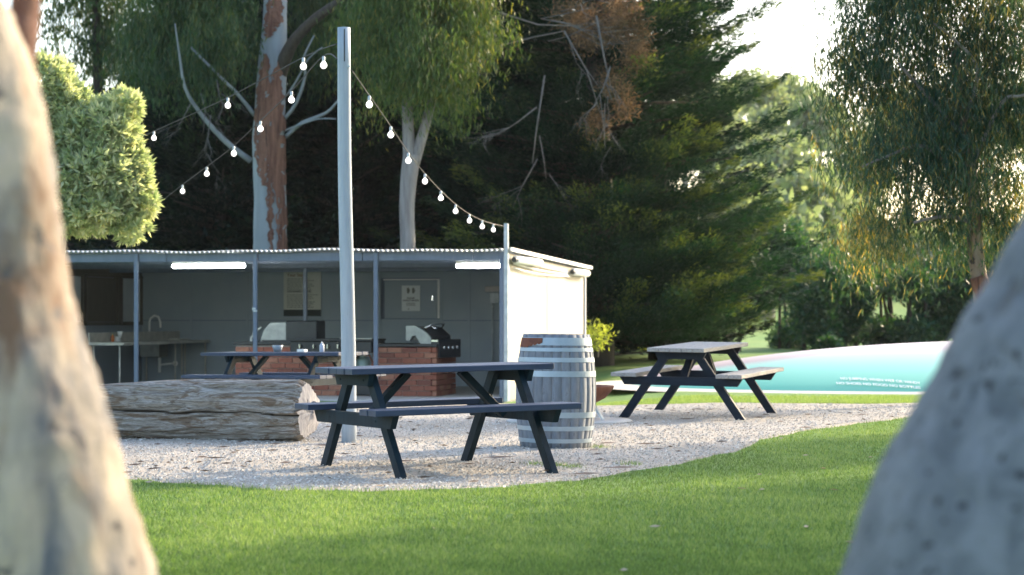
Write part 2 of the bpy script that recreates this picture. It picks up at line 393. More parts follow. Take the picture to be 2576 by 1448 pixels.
# shed local frame: x to the right along the front (negative to the left), y to the back
shed = empty('camp_kitchen', C0, -PHI); shed.rotation_euler = (0, 0, -PHI)
tag(shed, 'long low open-fronted camp kitchen shed with corrugated roof and cream side wall', 'shed')
SM = Matrix.Translation(C0) @ Matrix.Rotation(-PHI, 4, 'Z'); SI = SM.inverted()
EF, EB = 2.22, 2.10          # underside of roof at front / back above the floor
def eave(y): return EF+(EB-EF)*y/DS
def sx_at(px, yl, zl=1.0):   # shed-local x on plane y=yl seen at pixel column px
    t = (px-CX)/F
    # world = C0 + x*(cosP,-sinP) + yl*(sinP,cosP);  X = t*Y
    c, s = math.cos(PHI), math.sin(PHI)
    return (t*(C0.y+yl*c) - C0.x - yl*s)/(c + t*s)
def sz_at(py, xl, yl):       # shed-local z seen at pixel row py at local (xl, yl)
    w = SM @ Vector((xl, yl, 0)); return CH-(py-CY)/F*w.y - FL
# floor slab
o = MB().box(-LS, .0, -.05, DS, -.10, 0.0, bev=.01).build('concrete_floor', m_conc, shed)
# roof: corrugated sheet
def roofmesh():
    x0, x1 = -LS-.15, .10; n = int((x1-x0)/.0095); xx = np.linspace(x0, x1, n); yy = np.array([-.16, 0, 2, 4, DS+.2])
    A, B = np.meshgrid(xx, yy); Zt = EF+(EB-EF)*B/DS + .018*np.sin(A*2*math.pi/.076)+.03
    sag = .012*np.sin(A*1.7)+.008*np.sin(A*4.1); Zt = Zt+sag
    V = np.stack([A, B, Zt], -1).reshape(-1, 3); idx = np.arange(A.size).reshape(A.shape)
    f = np.stack([idx[:-1,:-1], idx[:-1,1:], idx[1:,1:], idx[1:,:-1]], -1).reshape(-1, 4)
    V2 = V.copy(); V2[:,2] -= .004; N = len(V)
    edge = np.stack([idx[0,:-1]+N, idx[0,1:]+N, idx[0,1:], idx[0,:-1]], -1)
    return npmesh('roof', np.concatenate([V, V2]), np.concatenate([f, f[:,::-1]+N, edge]), m_roof, True)
roof = link('roof', roofmesh(), shed)
# beams
for (xa, xb) in ((-LS, -5.32), (-5.31, -2.20), (-2.19, -.49), (-.48, -.03)): MB().box(xa, xb, -.03, .02, EF-.125, EF+.005, bev=.004).build('fascia_board', m_post, shed)
for yy in (1.6, 3.3, 5.0): MB().box(-LS+.02, -.05, yy-.03, yy+.03, eave(yy)-.09, eave(yy)-.01).build('purlin', m_post, shed)
# front posts
post_x = [sx_at(346, 0), sx_at(645, 0), sx_at(948, 0), -.045, sx_at(30, 0)]
for x in post_x: MB().box(x-.032, x+.032, -.075, -.031, -.02, EF-.0, bev=.006).build('post', m_post, shed)
# interior post in front of the notice board
xi = sx_at(771, 3.3); MB().box(xi-.03, xi+.03, 3.2, 3.26, 0, eave(3.3)-.1).build('inner_post', m_post, shed)
# lever bracket on the second post
b = MB(); xb = post_x[1]; zb = sz_at(775, xb, 0)
b.box(xb-.045, xb+.02, -.10, -.078, zb-.03, zb+.0); b.box(xb-.02, xb+.045, -.10, -.078, zb-.06, zb-.035); b.build('post_bracket', m_galv, shed)
# back wall panels with recessed joints
YB = DS-.06
bx = [-LS+.02] + [sx_at(p, YB) for p in (480, 622, 806, 955)] + [sx_at(1110, YB), sx_at(1180, YB), sx_at(1330, YB), -.06]
zr = sz_at(807, -4, YB)
hx0, hx1 = sx_at(965, YB), sx_at(1104, YB); hz0, hz1 = sz_at(802, hx1, YB), sz_at(704, hx1, YB)
for i in range(len(bx)-1):
    if i == 4: # bay holding the hatch
        for (za, zb2) in ((0, hz0-.012), (hz1+.03, eave(YB)-.02)):
            MB().box(bx[i]+.006, bx[i+1]-.006, YB, YB+.04, za, zb2).build('wall_panel', m_shedpaint, shed)
        continue
    MB().box(bx[i]+.006, bx[i+1]-.006, YB, YB+.04, 0, zr-.006).build('wall_panel', m_shedpaint, shed)
    MB().box(bx[i]+.006, bx[i+1]-.006, YB, YB+.04, zr+.006, eave(YB)-.02).build('wall_panel', m_shedpaint, shed)
MB().box(-LS, 0, YB+.045, YB+.06, 0, eave(YB)-.01).build('wall_backing', m_post, shed)
b = MB()
for x in bx[1:-1]:
    if hx0-.05 < x < hx1-.02: continue
    MB().box(x-.025, x+.025, YB-.012, YB-.001, 0, eave(YB)-.03).build('cover_strip', m_shedpaint, shed)
# hatch door + white strips standing in for daylight through the gap at its edge
h = MB().box(hx0+.02, hx1-.03, YB-.012, YB+.02, hz0, hz1-.02, bev=.004).build('hatch', m_shedpaint, shed)
MB().box(hx1-.13, hx1-.10, YB-.035, YB-.013, (hz0+hz1)/2-.03, (hz0+hz1)/2+.06, bev=.004).build('latch', m_chrome, h)
MB().box(hx1-.018, hx1+.018, YB-.04, YB-.001, hz0, hz1+.012).build('hatch_daylight_strip', m_whitep, shed)
MB().box(hx0, hx1-.019, YB-.028, YB-.001, hz1-.010, hz1+.012).build('hatch_daylight_strip', m_whitep, shed)
# right wall: inside framed, outside cream panels
def side(name, mm, y0, y1, z0, z1top, x0, x1):
    b = MB(); za, zb = eave(y0)-.015, eave(y1)-.015
    vs = [(x0,y0,z0),(x1,y0,z0),(x1,y1,z0),(x0,y1,z0),(x0,y0,za),(x1,y0,za),(x1,y1,zb),(x0,y1,zb)]
    v = [b.bm.verts.new(p) for p in vs]
    for f in ((0,3,2,1),(4,5,6,7),(0,1,5,4),(1,2,6,5),(2,3,7,6),(3,0,4,7)): b.bm.faces.new([v[i] for i in f])
    return b.build(name, mm, shed)
side('side_panel', m_cream, .12, 3.10, 0, 0, -.012, .018); side('side_panel', m_cream, 3.125, DS-.10, 0, 0, -.012, .018)
side('inner_lining', m_shedpaint, .02, DS-.07, 0, 0, -.05, -.016)
MB().box(-.02, .045, -.028, .10, -.0, EF-.01, bev=.005).build('corner_trim', m_trim, shed)
MB().box(-.02, .045, DS-.095, DS+.02, -.0, EB-.01, bev=.005).build('corner_trim', m_trim, shed)
b = MB(); za = EF+.0; zb = EB+.0
b.bar((.115, -.17, EF+.03), (.115, DS+.22, EB+.03), .02, .055); b.build('barge_board', m_whitep, shed)
b = MB(); b.bar((.032, .11, EF-.09), (.032, DS-.10, EB-.09), .024, .11); b.build('top_rail', m_cream, shed)
# left wall with windows (seen from inside)
XL = -LS+.0; xw = XL+.03
def yl_at(px): # local y on left wall plane x = xw seen at column px
    t = (px-CX)/F; c, s = math.cos(PHI), math.sin(PHI)
    # X = C0.x + xw c + y s ; Y = C0.y - xw s + y c ; X=tY
    return (t*(C0.y-xw*s) - C0.x - xw*c)/(s - t*c)
sill = 1.13; head = eave(5)-.17
side('left_wall_lining', m_shedpaint, .02, DS-.07, 0, 0, XL-.06, XL-.03)
wy = [yl_at(172), yl_at(207), yl_at(214), yl_at(222), yl_at(296), yl_at(304), yl_at(352)]
b = MB(); b.box(XL-.03, xw, .3, DS-.07, .0, sill-.03)
b.build('wall_panel', m_shedpaint, shed)
MB().box(XL-.028, xw, .3, DS-.07, head+.05, eave(3)-.05).build('wall_panel', m_brn, shed)
def window(y0, y1, pm, nm):
    f = MB()
    f.box(XL-.02, xw+.03, y0, y0+.05, sill, head); f.box(XL-.02, xw+.03, y1-.05, y1, sill, head)
    f.box(XL-.02, xw+.035, y0, y1, sill-.03, sill+.03); f.box(XL-.02, xw+.035, y0, y1, head-.001, head+.045)
    w = f.build('window_frame', m_brn, shed)
    MB().box(XL-.01, xw-.005, y0+.055, y1-.055, sill+.035, head-.01).build(nm, pm, w)
y_ = sorted([wy[0]-1.3, wy[1]]); window(y_[0], y_[1], m_curtain, 'pane')
window(wy[2], wy[4], m_blind, 'pane'); window(wy[5]-.02, DS-.10, m_curtain, 'pane')

# fluorescent tubes
def tube_light(pa, pb, py, yl, label, lit=True):
    xa, xb2 = sx_at(pa, yl), sx_at(pb, yl); z = sz_at(py, (xa+xb2)/2, yl)
    t = empty('tube_light', SM @ Vector(((xa+xb2)/2, yl, z+.04)), 0, (0, 0, -PHI)); L = (xb2-xa)/2
    MB().box(-L, L, -.03, .03, .03, .07, bev=.004).build('fitting', m_whitep, t)
    MB().tube([(-L*.99,0,0), (-L,0,0), (-L*.97,0,-.0), (L*.97,0,0), (L,0,0)], [.01,.02,.033,.033,.02], 12).build('diffuser', m_glass_lit if lit else m_curtain, t)
    for q in (-.6, .6): MB().bar((L*q, 0, .07), (L*q, 0, EF-z-.05), .012, .012).build('hanger', m_whitep, t)
    tag(t, label, 'fluorescent light', 'fluorescent lights under the kitchen roof')
tube_light(434, 616, 676, .35, 'lit white fluorescent tube between the first and second shed posts')
tube_light(1148, 1275, 676, .35, 'lit white fluorescent tube beside the right corner post of the shed')
tube_light(228, 325, 671, 3.6, 'dim unlit tube fitting above the brown window at the left', False)

# steel mast at the corner
mx = SM @ Vector((.035, -.115, 0)); mt = P(1273, 563, mx.y)
o = MB().box(-.03, .03, -.03, .03, 0, mt.z-FL, bev=.006).build('steel_mast', m_galv, None, (mx.x, mx.y, FL), (0,0,-PHI))
tag(o, 'square galvanised steel mast at the shed corner holding the light string', 'post')

# floodlight fittings under the side eave
def side_fitting(y0, y1, zo, label):
    yc = (y0+y1)/2; z = eave(yc)-zo; t = empty('batten_light', SM @ Vector((.12, yc, z)), 0, (0,0,-PHI)); L = (y1-y0)/2
    MB().tube([(0,-L,0),(0,-L+.02,0),(0,L-.02,0),(0,L,0)], [.05,.062,.062,.05], 12).build('housing', m_whitep, t)
    MB().tube([(0,-L-.10,0),(0,-L-.005,0)], [.035,.045], 10).build('end_cap', m_dkplastic, t)
    MB().box(-.09, -.0, -.06, .06, .02, .05).build('bracket', m_galv, t)
    tag(t, label, 'light fitting', 'white fittings under the side eave')
side_fitting(.12, 2.0, .10, 'white batten light under the side eave nearest the front corner')
side_fitting(4.9, 6.3, .10, 'white batten light with dark end cap at the rear of the side eave')
b = MB()
for k in range(3):
    pts = [(.052+.006*k, .3+i*.47, eave(.3+i*.47)-.12-.045*k-.04*math.sin(i/10*math.pi+.3*k)*k*.5) for i in range(11)]
    b.tube(pts, .011, 6)
b.build('conduit', m_whitep, shed)
# meter box
xa, xb2 = sx_at(1223, YB), sx_at(1262, YB); za = sz_at(735, xa, YB); zb = sz_at(721, xa, YB)
t = empty('switch_box', SM @ Vector((xa, YB-.02, za)), 0, (0,0,-PHI)); tag(t, 'pale electrical switch box with conduit on the back wall near the corner', 'switch box')
MB().box(0, xb2-xa, -.10, -.001, 0, zb-za, bev=.01).build('housing', m_conc, t)
MB().box(.09, .26, -.07, -.001, -.20, -.012, bev=.01).build('lower_box', m_galv, t)
bb = MB(); bb.tube([(.13,-.03,-.205),(.13,-.03,-1.25)], .014, 8)
for zz in (-.28, -.72, -1.15): bb.box(.11, .15, -.05, -.003, zz, zz+.025)
bb.build('conduit', m_galv, t)

# ------------------------------------------------------------------ notices
def text_mesh(s, size, mm, name, parent, loc, align='LEFT', rot=(R(90),0,0), ext=.0008, bold=False):
    cu = bpy.data.curves.new(name, 'FONT'); cu.body = s; cu.size = size; cu.align_x = align; cu.extrude = ext
    if bold: cu.offset = size*.02
    to = bpy.data.objects.new(name, cu); C.objects.link(to)
    dg = bpy.context.evaluated_depsgraph_get(); me = bpy.data.meshes.new_from_object(to.evaluated_get(dg))
    bpy.data.objects.remove(to); me.materials.clear(); me.materials.append(mm)
    return link(name, me, parent, loc, rot)
def notice(px0, px1, py0, py1, yl, name, label, cat, m):
    x0, x1 = sx_at(px0, yl), sx_at(px1, yl); z0, z1 = sz_at(py1, (x0+x1)/2, yl), sz_at(py0, (x0+x1)/2, yl)
    t = empty(name, SM @ Vector((x0, yl, z0)), 0, (0,0,-PHI)); tag(t, label, cat)
    w, h = x1-x0, z1-z0
    MB().box(0, w, -.012, 0, 0, h, bev=.002).build('board', m, t)
    return t, w, h
t, w, h = notice(714, 808, 680, 796, YB-.014, 'notice_board', 'cream printed notice board with black bottom strip behind the inner post', 'sign', m_paper)
MB().box(0, w, -.018, -.0125, -.002, h*.14, bev=.001).build('bottom_strip', m_ink, t)
text_mesh('Your Stay', .082, m_inkb, 'heading', t, (w*.09, -.0135, h*.86), bold=True)
text_mesh('GAS BARBECUE USE', .052, m_ink, 'subheading', t, (w*.09, -.0135, h*.515), bold=True)
b = MB()
for i in range(17):
    z = h*(.80-i*.0385)
    if abs(z-h*.52) < h*.03: continue
    x = w*.09; L = w*random.uniform(.55, .8)+w*.09
    while x < L:
        dx = random.uniform(.02, .07); b.box(x, x+dx, -.0138, -.0128, z, z+.013); x += dx+.014
tag(b.build('small_print', m_inkg, t), kind='stuff')
t, w, h = notice(1011, 1057, 719, 783, YB-.025, 'wash_hands_poster', 'small white hand washing poster on the dark hatch', 'poster', m_paperw)
b = MB()
for q in (.36, .64):
    b.prism([(w*q+math.cos(a)*w*.085*(1+.18*math.cos(5*a)), h*.80+math.sin(a)*h*.115*(1+.1*math.cos(3*a))) for a in np.linspace(0, 6.28, 19)[:-1]], -.014, -.0125)
b.build('hand_symbols', m_inkg, t)
text_mesh('PLEASE', .045, m_ink, 'poster_text', t, (w*.5, -.0135, h*.47), 'CENTER', bold=True)
text_mesh('WASH HANDS', .046, m_ink, 'poster_text', t, (w*.5, -.0135, h*.38), 'CENTER', bold=True)
b = MB()
for i in range(3): b.box(w*.25, w*.75, -.0138, -.0128, h*(.30-i*.045), h*(.30-i*.045)+.008)
b.prism([(w*.34, h*.06), (w*.42, h*.06), (w*.38, h*.125)], -.014, -.0125); tag(b.build('small_print', m_inkg, t), kind='stuff')

# ------------------------------------------------------------------ brick barbecue counters
bmesh_cache = {}
def brick_me(L, mi, dp=.105):
    k = (round(L, 3), mi)
    if k not in bmesh_cache:
        b = MB().box(0, L, 0, dp, 0, .076, bev=.004); me = bpy.data.meshes.new('brick'); b.bm.to_mesh(me); b.bm.free(); me.materials.append(bricks[mi]); bmesh_cache[k] = me
    return bmesh_cache[k]
def brick_face(parent, L, H, side=False, x0=0, y0=0):
    """bricks on the face along +x (or, side=True, along +y at x0) from z=0 up to H"""
    n = int(round(H/.086))
    for r in range(n):
        x = 0 if r % 2 == 0 else -.12
        while x < L-.03:
            a, e = max(x, 0), min(x+.23, L)
            if e-a > .03:
                mi = random.choice((0,0,0,1,2)); pr = random.uniform(-.002, .003)
                if not side: o = link('brick', brick_me(e-a, mi), parent, (a+x0, y0-pr, r*.086+.005))
                else: o = link('brick', brick_me(e-a, mi), parent, (x0+pr, a+y0, r*.086+.005), (0,0,R(90)))
            x += .24
def brick_counter(px0, px1, yl, depth, H, label, side=False):
    x0, x1 = sx_at(px0, yl), sx_at(px1, yl); L = x1-x0
    t = empty('brick_counter', SM @ Vector((x0, yl, .001)), 0, (0,0,-PHI)); tag(t, label, 'brick counter', 'brick barbecue counters')
    brick_face(t, L, H)
    if side: brick_face(t, depth-.11, H, True, L, .112)
    MB().box(.01, L-.11 if side else L-.01, .02, depth, .0, H-.012).build('mortar_core', m_mortar, t)
    MB().box(-.03, L+.02, -.03, depth+.02, H+.001, H+.045, bev=.006).build('benchtop', m_dkplastic, t)
    return t, L
YC = 1.5
HL = sz_at(860, sx_at(700, YC), YC)-.05
cA, LA = brick_counter(592, 884, YC, .85, HL, 'left red brick counter behind the low picnic table')
HR = sz_at(866, sx_at(1050, YC), YC)-.045
cB, LB = brick_counter(938, 1098, YC, 1.3, HR, 'right red brick counter carrying the hooded barbecue', True)

# built in barbecue with knobs in the left counter
x0, x1 = sx_at(733, YC-.06), sx_at(938, YC-.06); zt = HL+.06; zb = sz_at(885, (x0+x1)/2, YC)
t = empty('flat_barbecue', SM @ Vector((x0, YC-.034, 0)), 0, (0,0,-PHI)); tag(t, 'long black flat barbecue with silver knobs set into the brick counter', 'barbecue')
L = x1-x0
MB().box(0, L, -.10, .70, zb-.02, zt, bev=.012).build('body', m_black, t)
MB().box(-.01, L+.01, -.13, .72, zt+.001, zt+.035, bev=.006).build('hotplate', m_dkplastic, t)
MB().box(L*.62, L+.012, -.135, -.1, zt+.036, zt+.046).build('steel_edge', m_steel, t)
for q in (.14, .33, .52, .66, .80):
    kx, kz = L*q*.9, (zb+zt)/2
    k = MB().tube([(kx,-.102,kz),(kx,-.14,kz)], [.034,.028], 12).build('knob', m_black, t)
    MB().box(kx-.006, kx+.006, -.148, -.1405, kz-.032, kz+.032).build('pointer', m_chrome, k)
# open hood barbecue, left end
xh = sx_at(655, YC+.1); t = empty('open_hood_barbecue', SM @ Vector((xh, YC+.12, HL+.05)), 0, (0,0,-PHI)); tag(t, 'dark barbecue with open hood and pale end plate at the left end', 'barbecue')
sc = 1/150
MB().prism([(0,0),(0,.05),(.05,.18),(.12,.26),(.16,.30),(.46,.30),(.46,.02),(.40,0)], 0, .03).build('end_plate', m_alu, t)
MB().box(.42, .98-.04, -.02, .45, .02, .33, bev=.015).build('hood', m_black, t)
MB().box(.02, 1.1, -.02, .55, -.002, .025).build('base_tray', m_dkplastic, t)
MB().prism([(-.2,.0),(-.2,.06),(-.12,.17),(-.02,.24),(0,.22),(-.09,.15),(-.16,.06),(-.16,0)], .05, .08).build('hood_arm', m_alu, t)
# hooded barbecue on the right counter
yh = YC+.25; xh = sx_at(1021, yh); t = empty('hooded_barbecue', SM @ Vector((xh, yh, HR+.046)), 0, (0,0,-PHI-R(18))); tag(t, 'hooded barbecue with pale cast end plate and curved handle on the right counter', 'barbecue')
k = .1735/158
pf = [(395,790),(550,785),(650,835),(760,900),(820,960),(820,1045),(640,1045),(560,925),(500,935),(460,1000),(395,1000)]
pf = [((a-395)*k, (1045-c)*k) for a, c in pf]
MB().prism(pf, 0, .03).build('end_plate', m_alu, t)
MB().prism([(x*.985, z*.99) for x, z in ((.15,.275),(.28,.26),(.46,.13),(.46,.02),(.06,.02),(.06,.16))], .031, .60).build('hood', m_black, t)
MB().prism([(x*.985, z*.99) for x, z in ((.15,.275),(.28,.26),(.46,.13),(.46,.02),(.06,.02),(.06,.16))], .601, .63).build('end_plate', m_alu, t)
MB().tube([(.30,.06,.24),(.36,.08,.27),(.40,.15,.31),(.42,.30,.315),(.40,.5,.31),(.33,.56,.26)], .014, 8).build('handle', m_chrome, t)
MB().tube([(.34,.30,.24),(.36,.30,.27)], [.05,.045], 14).build('thermometer', m_chrome, t)
pn = MB().box(.475, .62, .0, .66, -.22, .07, bev=.01).build('control_panel', m_black, t)
for i in range(4): MB().tube([(.621,.12+i*.13,-.06),(.65,.12+i*.13,-.06)], [.026,.022], 10).build('knob', m_chrome, t)
for i in range(3): MB().tube([(.25+i*.09,-.001,-.10),(.25+i*.09,-.02,-.10)], .001, 4)
MB().box(.48, .60, -.012, -.002, .035, .06).build('steel_trim', m_chrome, t)
for i in range(4): MB().tube([(.49+i*.033,-.001,-.075),(.49+i*.033,-.022,-.075)], [.011,.009], 8).build('control_dial', m_chrome, t)
# gas bottle
x = sx_at(912, YC+.3); t = empty('gas_bottle', SM @ Vector((x, YC+.3, .02)), 0, (0,0,-PHI)); tag(t, 'pale green gas bottle in the gap between the brick counters', 'gas bottle')
zg = .36
MB().box(-.22, .22, -.18, .25, 0, zg-.002).build('stand', m_black, t)
MB().lathe([(.02,zg+.0),(.10,zg+.005),(.115,zg+.03),(.115,zg+.17),(.09,zg+.21),(.03,zg+.225)], 20).build('tank', m_greenplastic, t)
MB().lathe([(.055,zg+.20),(.06,zg+.21),(.06,zg+.27),(.055,zg+.275)], 14).build('collar', m_greenplastic, t)
MB().tube([(.03,0,zg+.25),(.12,-.02,zg+.26),(.17,-.02,zg+.15),(.16,0,zg+.02)], .012, 6).build('hose', mat('orange_hose', (.35,.09,.03), rough=.6), t)

# things on the counter and sink bench
def bottle(loc, label, h=.16, r=.03, mm=m_whitep, cap=m_whitep, name='squeeze_bottle', cat='bottle'):
    t = empty(name, loc); tag(t, label, cat)
    MB().lathe([(r*.9,0),(r,.01),(r,h*.6),(r*.6,h*.78),(r*.3,h*.82)], 16).build('body', mm, t)
    MB().lathe([(r*.35,h*.821),(r*.35,h*.9),(r*.15,h)], 12).build('cap', cap, t)

# ------------------------------------------------------------------ sink benches
def sink_bench(x0, x1, y0, y1, H, label, bowl=None):
    t = empty('sink_bench', SM @ Vector((x0, y0, 0)), 0, (0,0,-PHI)); tag(t, label, 'sink bench', 'stainless steel sink benches')
    w, d = x1-x0, y1-y0
    MB().box(0, w, 0, d, H-.05, H, bev=.006).build('benchtop', m_steel, t)
    for a in (.08, w-.08):
        for c in (.04, d-.05): MB().tube([(a,c,0),(a,c,H-.05)], .016, 10).build('leg', m_steel, t)
    return t, w, d
# along the left wall, its end towards the camera
y0 = 2.3; xa = sx_at(222, y0); xb2 = sx_at(310, y0); H1 = sz_at(862, xa, y0)
t, w, d = sink_bench(xa, xb2, y0, YB-.06, H1, 'stainless bench running along the left wall under the windows')
MB().box(-.001, .02, .0, d, H1+.001, H1+.16).build('splashback', m_steel, t)
l0 = SM @ Vector((sx_at(296, 3.2), 3.2, H1+.001))
t = empty('dish_stack', l0); tag(t, 'heap of white crockery on the sink bench', 'dishes')
for i in range(4): MB().lathe([(.03,.0),(.065,.012),(.07,.022),(.06,.02),(.0,.012)], 16, (random.uniform(-.02,.02), random.uniform(-.02,.02), i*.022)).build('plate', m_whitep, t)
MB().lathe([(.03,0),(.04,.05),(.045,.08),(.04,.08),(.03,.01)], 14, (.04,0,.095)).build('cup', m_whitep, t)
bottle(SM @ Vector((sx_at(283, 3.1), 3.1, H1+.001)), 'small orange detergent bottle beside the white crockery', .14, .028, mat('orange_plastic', (.5,.14,.03), rough=.4), mat('yellow_cap', (.6,.45,.1), rough=.4), 'detergent_bottle')
# along the back wall with bowl and tap
yb0 = YB-.62; xa = sx_at(330, yb0); xb2 = sx_at(449, yb0); H2 = sz_at(853, xb2, yb0)
t, w, d = sink_bench(xa, xb2, yb0, YB-.03, H2, 'stainless sink bench with bowl and gooseneck tap on the back wall')
bz = sz_at(900, xb2, yb0)
MB().box(sx_at(352, yb0)-xa, sx_at(401, yb0)-xa, -.012, .44, bz, H2-.051, bev=.012).build('bowl', m_alu, t)
tx = sx_at(360, yb0)-xa; k = 1/137
MB().tube([(tx,.3,H2),(tx,.3,H2+.30),(tx+.02,.3,H2+.37),(tx+.10,.3,H2+.425),(tx+.18,.3,H2+.40),(tx+.215,.3,H2+.30),(tx+.22,.3,H2+.2)], .02, 8).build('gooseneck_tap', m_whitep, t)
px_ = sx_at(396, yb0)-xa
MB().tube([(px_,.1,bz-.001),(px_,.1,bz-.28)], .028, 10).build('drain_pipe', m_whitep, t)
MB().tube([(px_+.01,.1,bz-.14),(px_+.16,.12,bz-.12),(px_+.17,.5,bz-.12)], .018, 8).build('waste_pipe', m_whitep, t)
MB().lathe([(.05,0),(.05,.02)], 16).build('wall_flange', m_whitep, t, (px_+.17,.46,bz-.12), (R(90),0,0))
# white plank step
a = P(238, 980, 31.3); b_ = P(313, 980, 31.3)
t = empty('white_step', (a.x, 31.3, float(gh(a.x, 31.3)))); tag(t, 'low white plank step at the left, just above the log', 'step')
MB().box(0, b_.x-a.x, 0, .25, CH-(972-CY)/F*31.3-t.location.z-.035, CH-(972-CY)/F*31.3-t.location.z, bev=.005).build('plank', m_whitep, t)
for q in (.04, b_.x-a.x-.09): MB().box(q, q+.05, .03, .22, 0, CH-(972-CY)/F*31.3-t.location.z-.036).build('support', m_whitep, t)

# ------------------------------------------------------------------ picnic tables
def picnic_table(loc, rz, tx, ty, L, Sp, Wd, BO, FT, label, mtop, mbase, HT=.735, HB=.465):
    t = empty('picnic_table', loc); t.rotation_mode = 'XYZ'
    t.rotation_euler = (Matrix.Rotation(rz,3,'Z')@Matrix.Rotation(ty,3,'Y')@Matrix.Rotation(tx,3,'X')).to_euler()
    tag(t, label, 'picnic table', 'picnic tables on the gravel')
    n = 5; pw = Wd/n
    for i in range(n):
        j = random.uniform(-.006, .006)
        MB().box(-L/2+j, L/2+j, -Wd/2+i*pw+.003, -Wd/2+(i+1)*pw-.003, HT-.042+random.uniform(-.001,.001), HT, bev=.004).build('table_board', mtop, t)
    for s in (-1, 1):
        for q in (0, 1):
            y1 = s*(BO-.001-q*.145); y0 = s*(BO-.14-q*.145); y0, y1 = sorted((y0, y1)); j = random.uniform(-.006,.006)
            MB().box(-L/2+j, L/2+j, y0, y1, HB-.042, HB, bev=.004).build('bench_board', mtop, t)
    for s in (-1, 1):
        x = s*Sp
        for q in (-1, 1):
            a = Vector((x, q*FT, 0)); bb = Vector((x, q*(Wd/2-.17), HT-.043)); d = (bb-a)
            b = MB(); w = .045
            # leg with level-cut ends
            for (yy0, zz0, yy1, zz1) in ((a.y, -.03, bb.y, bb.z),):
                hw = .052
                b.prism([(yy0-hw, zz0), (yy0+hw, zz0), (yy1+hw, zz1), (yy1-hw, zz1)], -w/2, w/2)
            o = b.build('leg', mbase, t, (x, 0, 0), (0, 0, R(90)))
        # crossbar outside legs, ends cut on the slant
        hb = .09; zc = HB-.044; e = BO-.04
        b = MB(); b.prism([(-e, zc), (e, zc), (e-.06, zc-hb), (-e+.06, zc-hb)], -.022, .022); b.build('crossbar', mbase, t, (x+s*.047, 0, 0), (0, 0, R(90)))
        b = MB(); zc = HT-.044; e = Wd/2-.03
        b.prism([(-e, zc), (e, zc), (e-.04, zc-.08), (-e+.04, zc-.08)], -.02, .02); b.build('top_cleat', mbase, t, (x+s*.047, 0, 0), (0, 0, R(90)))
        MB().bar((x-s*.03, 0, HB-.10), (x-s*.36, 0, HT-.050), .07, .045, bev=.003).build('brace', mbase, t)
        for q in (-1, 1):
            for zz in (HB-.09, HT-.085):
                f = (zz)/(HT-.043); yq = q*(FT+(Wd/2-.17-FT)*f)
                MB().tube([(x+s*.067, yq, zz), (x+s*.073, yq, zz)], .008, 8).build('bolt', mbase, t)
    return t
picnic_table((-.544,15.397,.02), R(26.5), R(-.2), R(-.9), 1.56, .57, .70, .77, .714, 'dark blue-grey painted picnic table nearest the camera in front of the pole', m_paint, m_paint_base)
picnic_table((2.035,23.49,.06), R(66.6), R(.6), R(-1.8), 1.57, .563, .64, .73, .66, 'weathered grey topped picnic table standing near the inflated pillow', m_table_pale, m_table_right)
T3 = picnic_table((-2.84,26.9,-.07), R(-28), 0, R(-.5), 2.05, .62, .68, .76, .70, 'dark picnic table behind the log, close to the shed posts', m_paint, m_paint_base)
T3.location.z = -.075
bpy.context.view_layer.update()
def on3(x, y, h=.735): return T3.matrix_world @ Vector((x, y, h+.002))
bottle(on3(.53, .05), 'small clear squeeze bottle on the picnic table behind the log', .13, .03, mat('frosted_plastic', (.42,.46,.55), rough=.3))
o = MB().box(-.055, .055, -.04, .04, 0, .033, bev=.004).build('soap_tray', m_whitep, None, on3(.26, .02), (0,0,R(-28))); tag(o, 'flat white soap tray on the picnic table behind the log', 'tray')
t = empty('plastic_tub', on3(-.13, .05)); tag(t, 'small grey plastic tub on the picnic table behind the log', 'tub')
MB().lathe([(.045,0),(.06,.05),(.07,.085),(.064,.085),(.05,.01)], 18).build('body', mat('grey_plastic', (.28,.33,.38), rough=.4), t)

# ------------------------------------------------------------------ timber pole with string lights
base = G(878, 1117); top = P(864, 70, base.y)
o = MB()
pts = [base+(top-base)*q+Vector((.006*math.sin(q*7), 0, 0)) for q in np.linspace(-.03, 1, 14)]
o.tube([p-base for p in pts], [.066-.010*q for q in np.linspace(0, 1, 14)], 20)
o = o.build('timber_pole', m_pole, None, base); tag(o, 'tall pale blue-grey timber pole standing behind the nearest picnic table', 'pole')
# top notch and bracket belong to the pole
MB().box(.02, .028, -.062, -.05, (top-base).z-.30, (top-base).z-.02).build('crack', m_cord, o, (-.06,0,0))
MB().tube([(-.0,-.062,0),(-.0,-.085,.0)], .012, 8).build('hook', m_galv, o, ((top-base).x*.93+.045, .03, (top-base).z*.905))

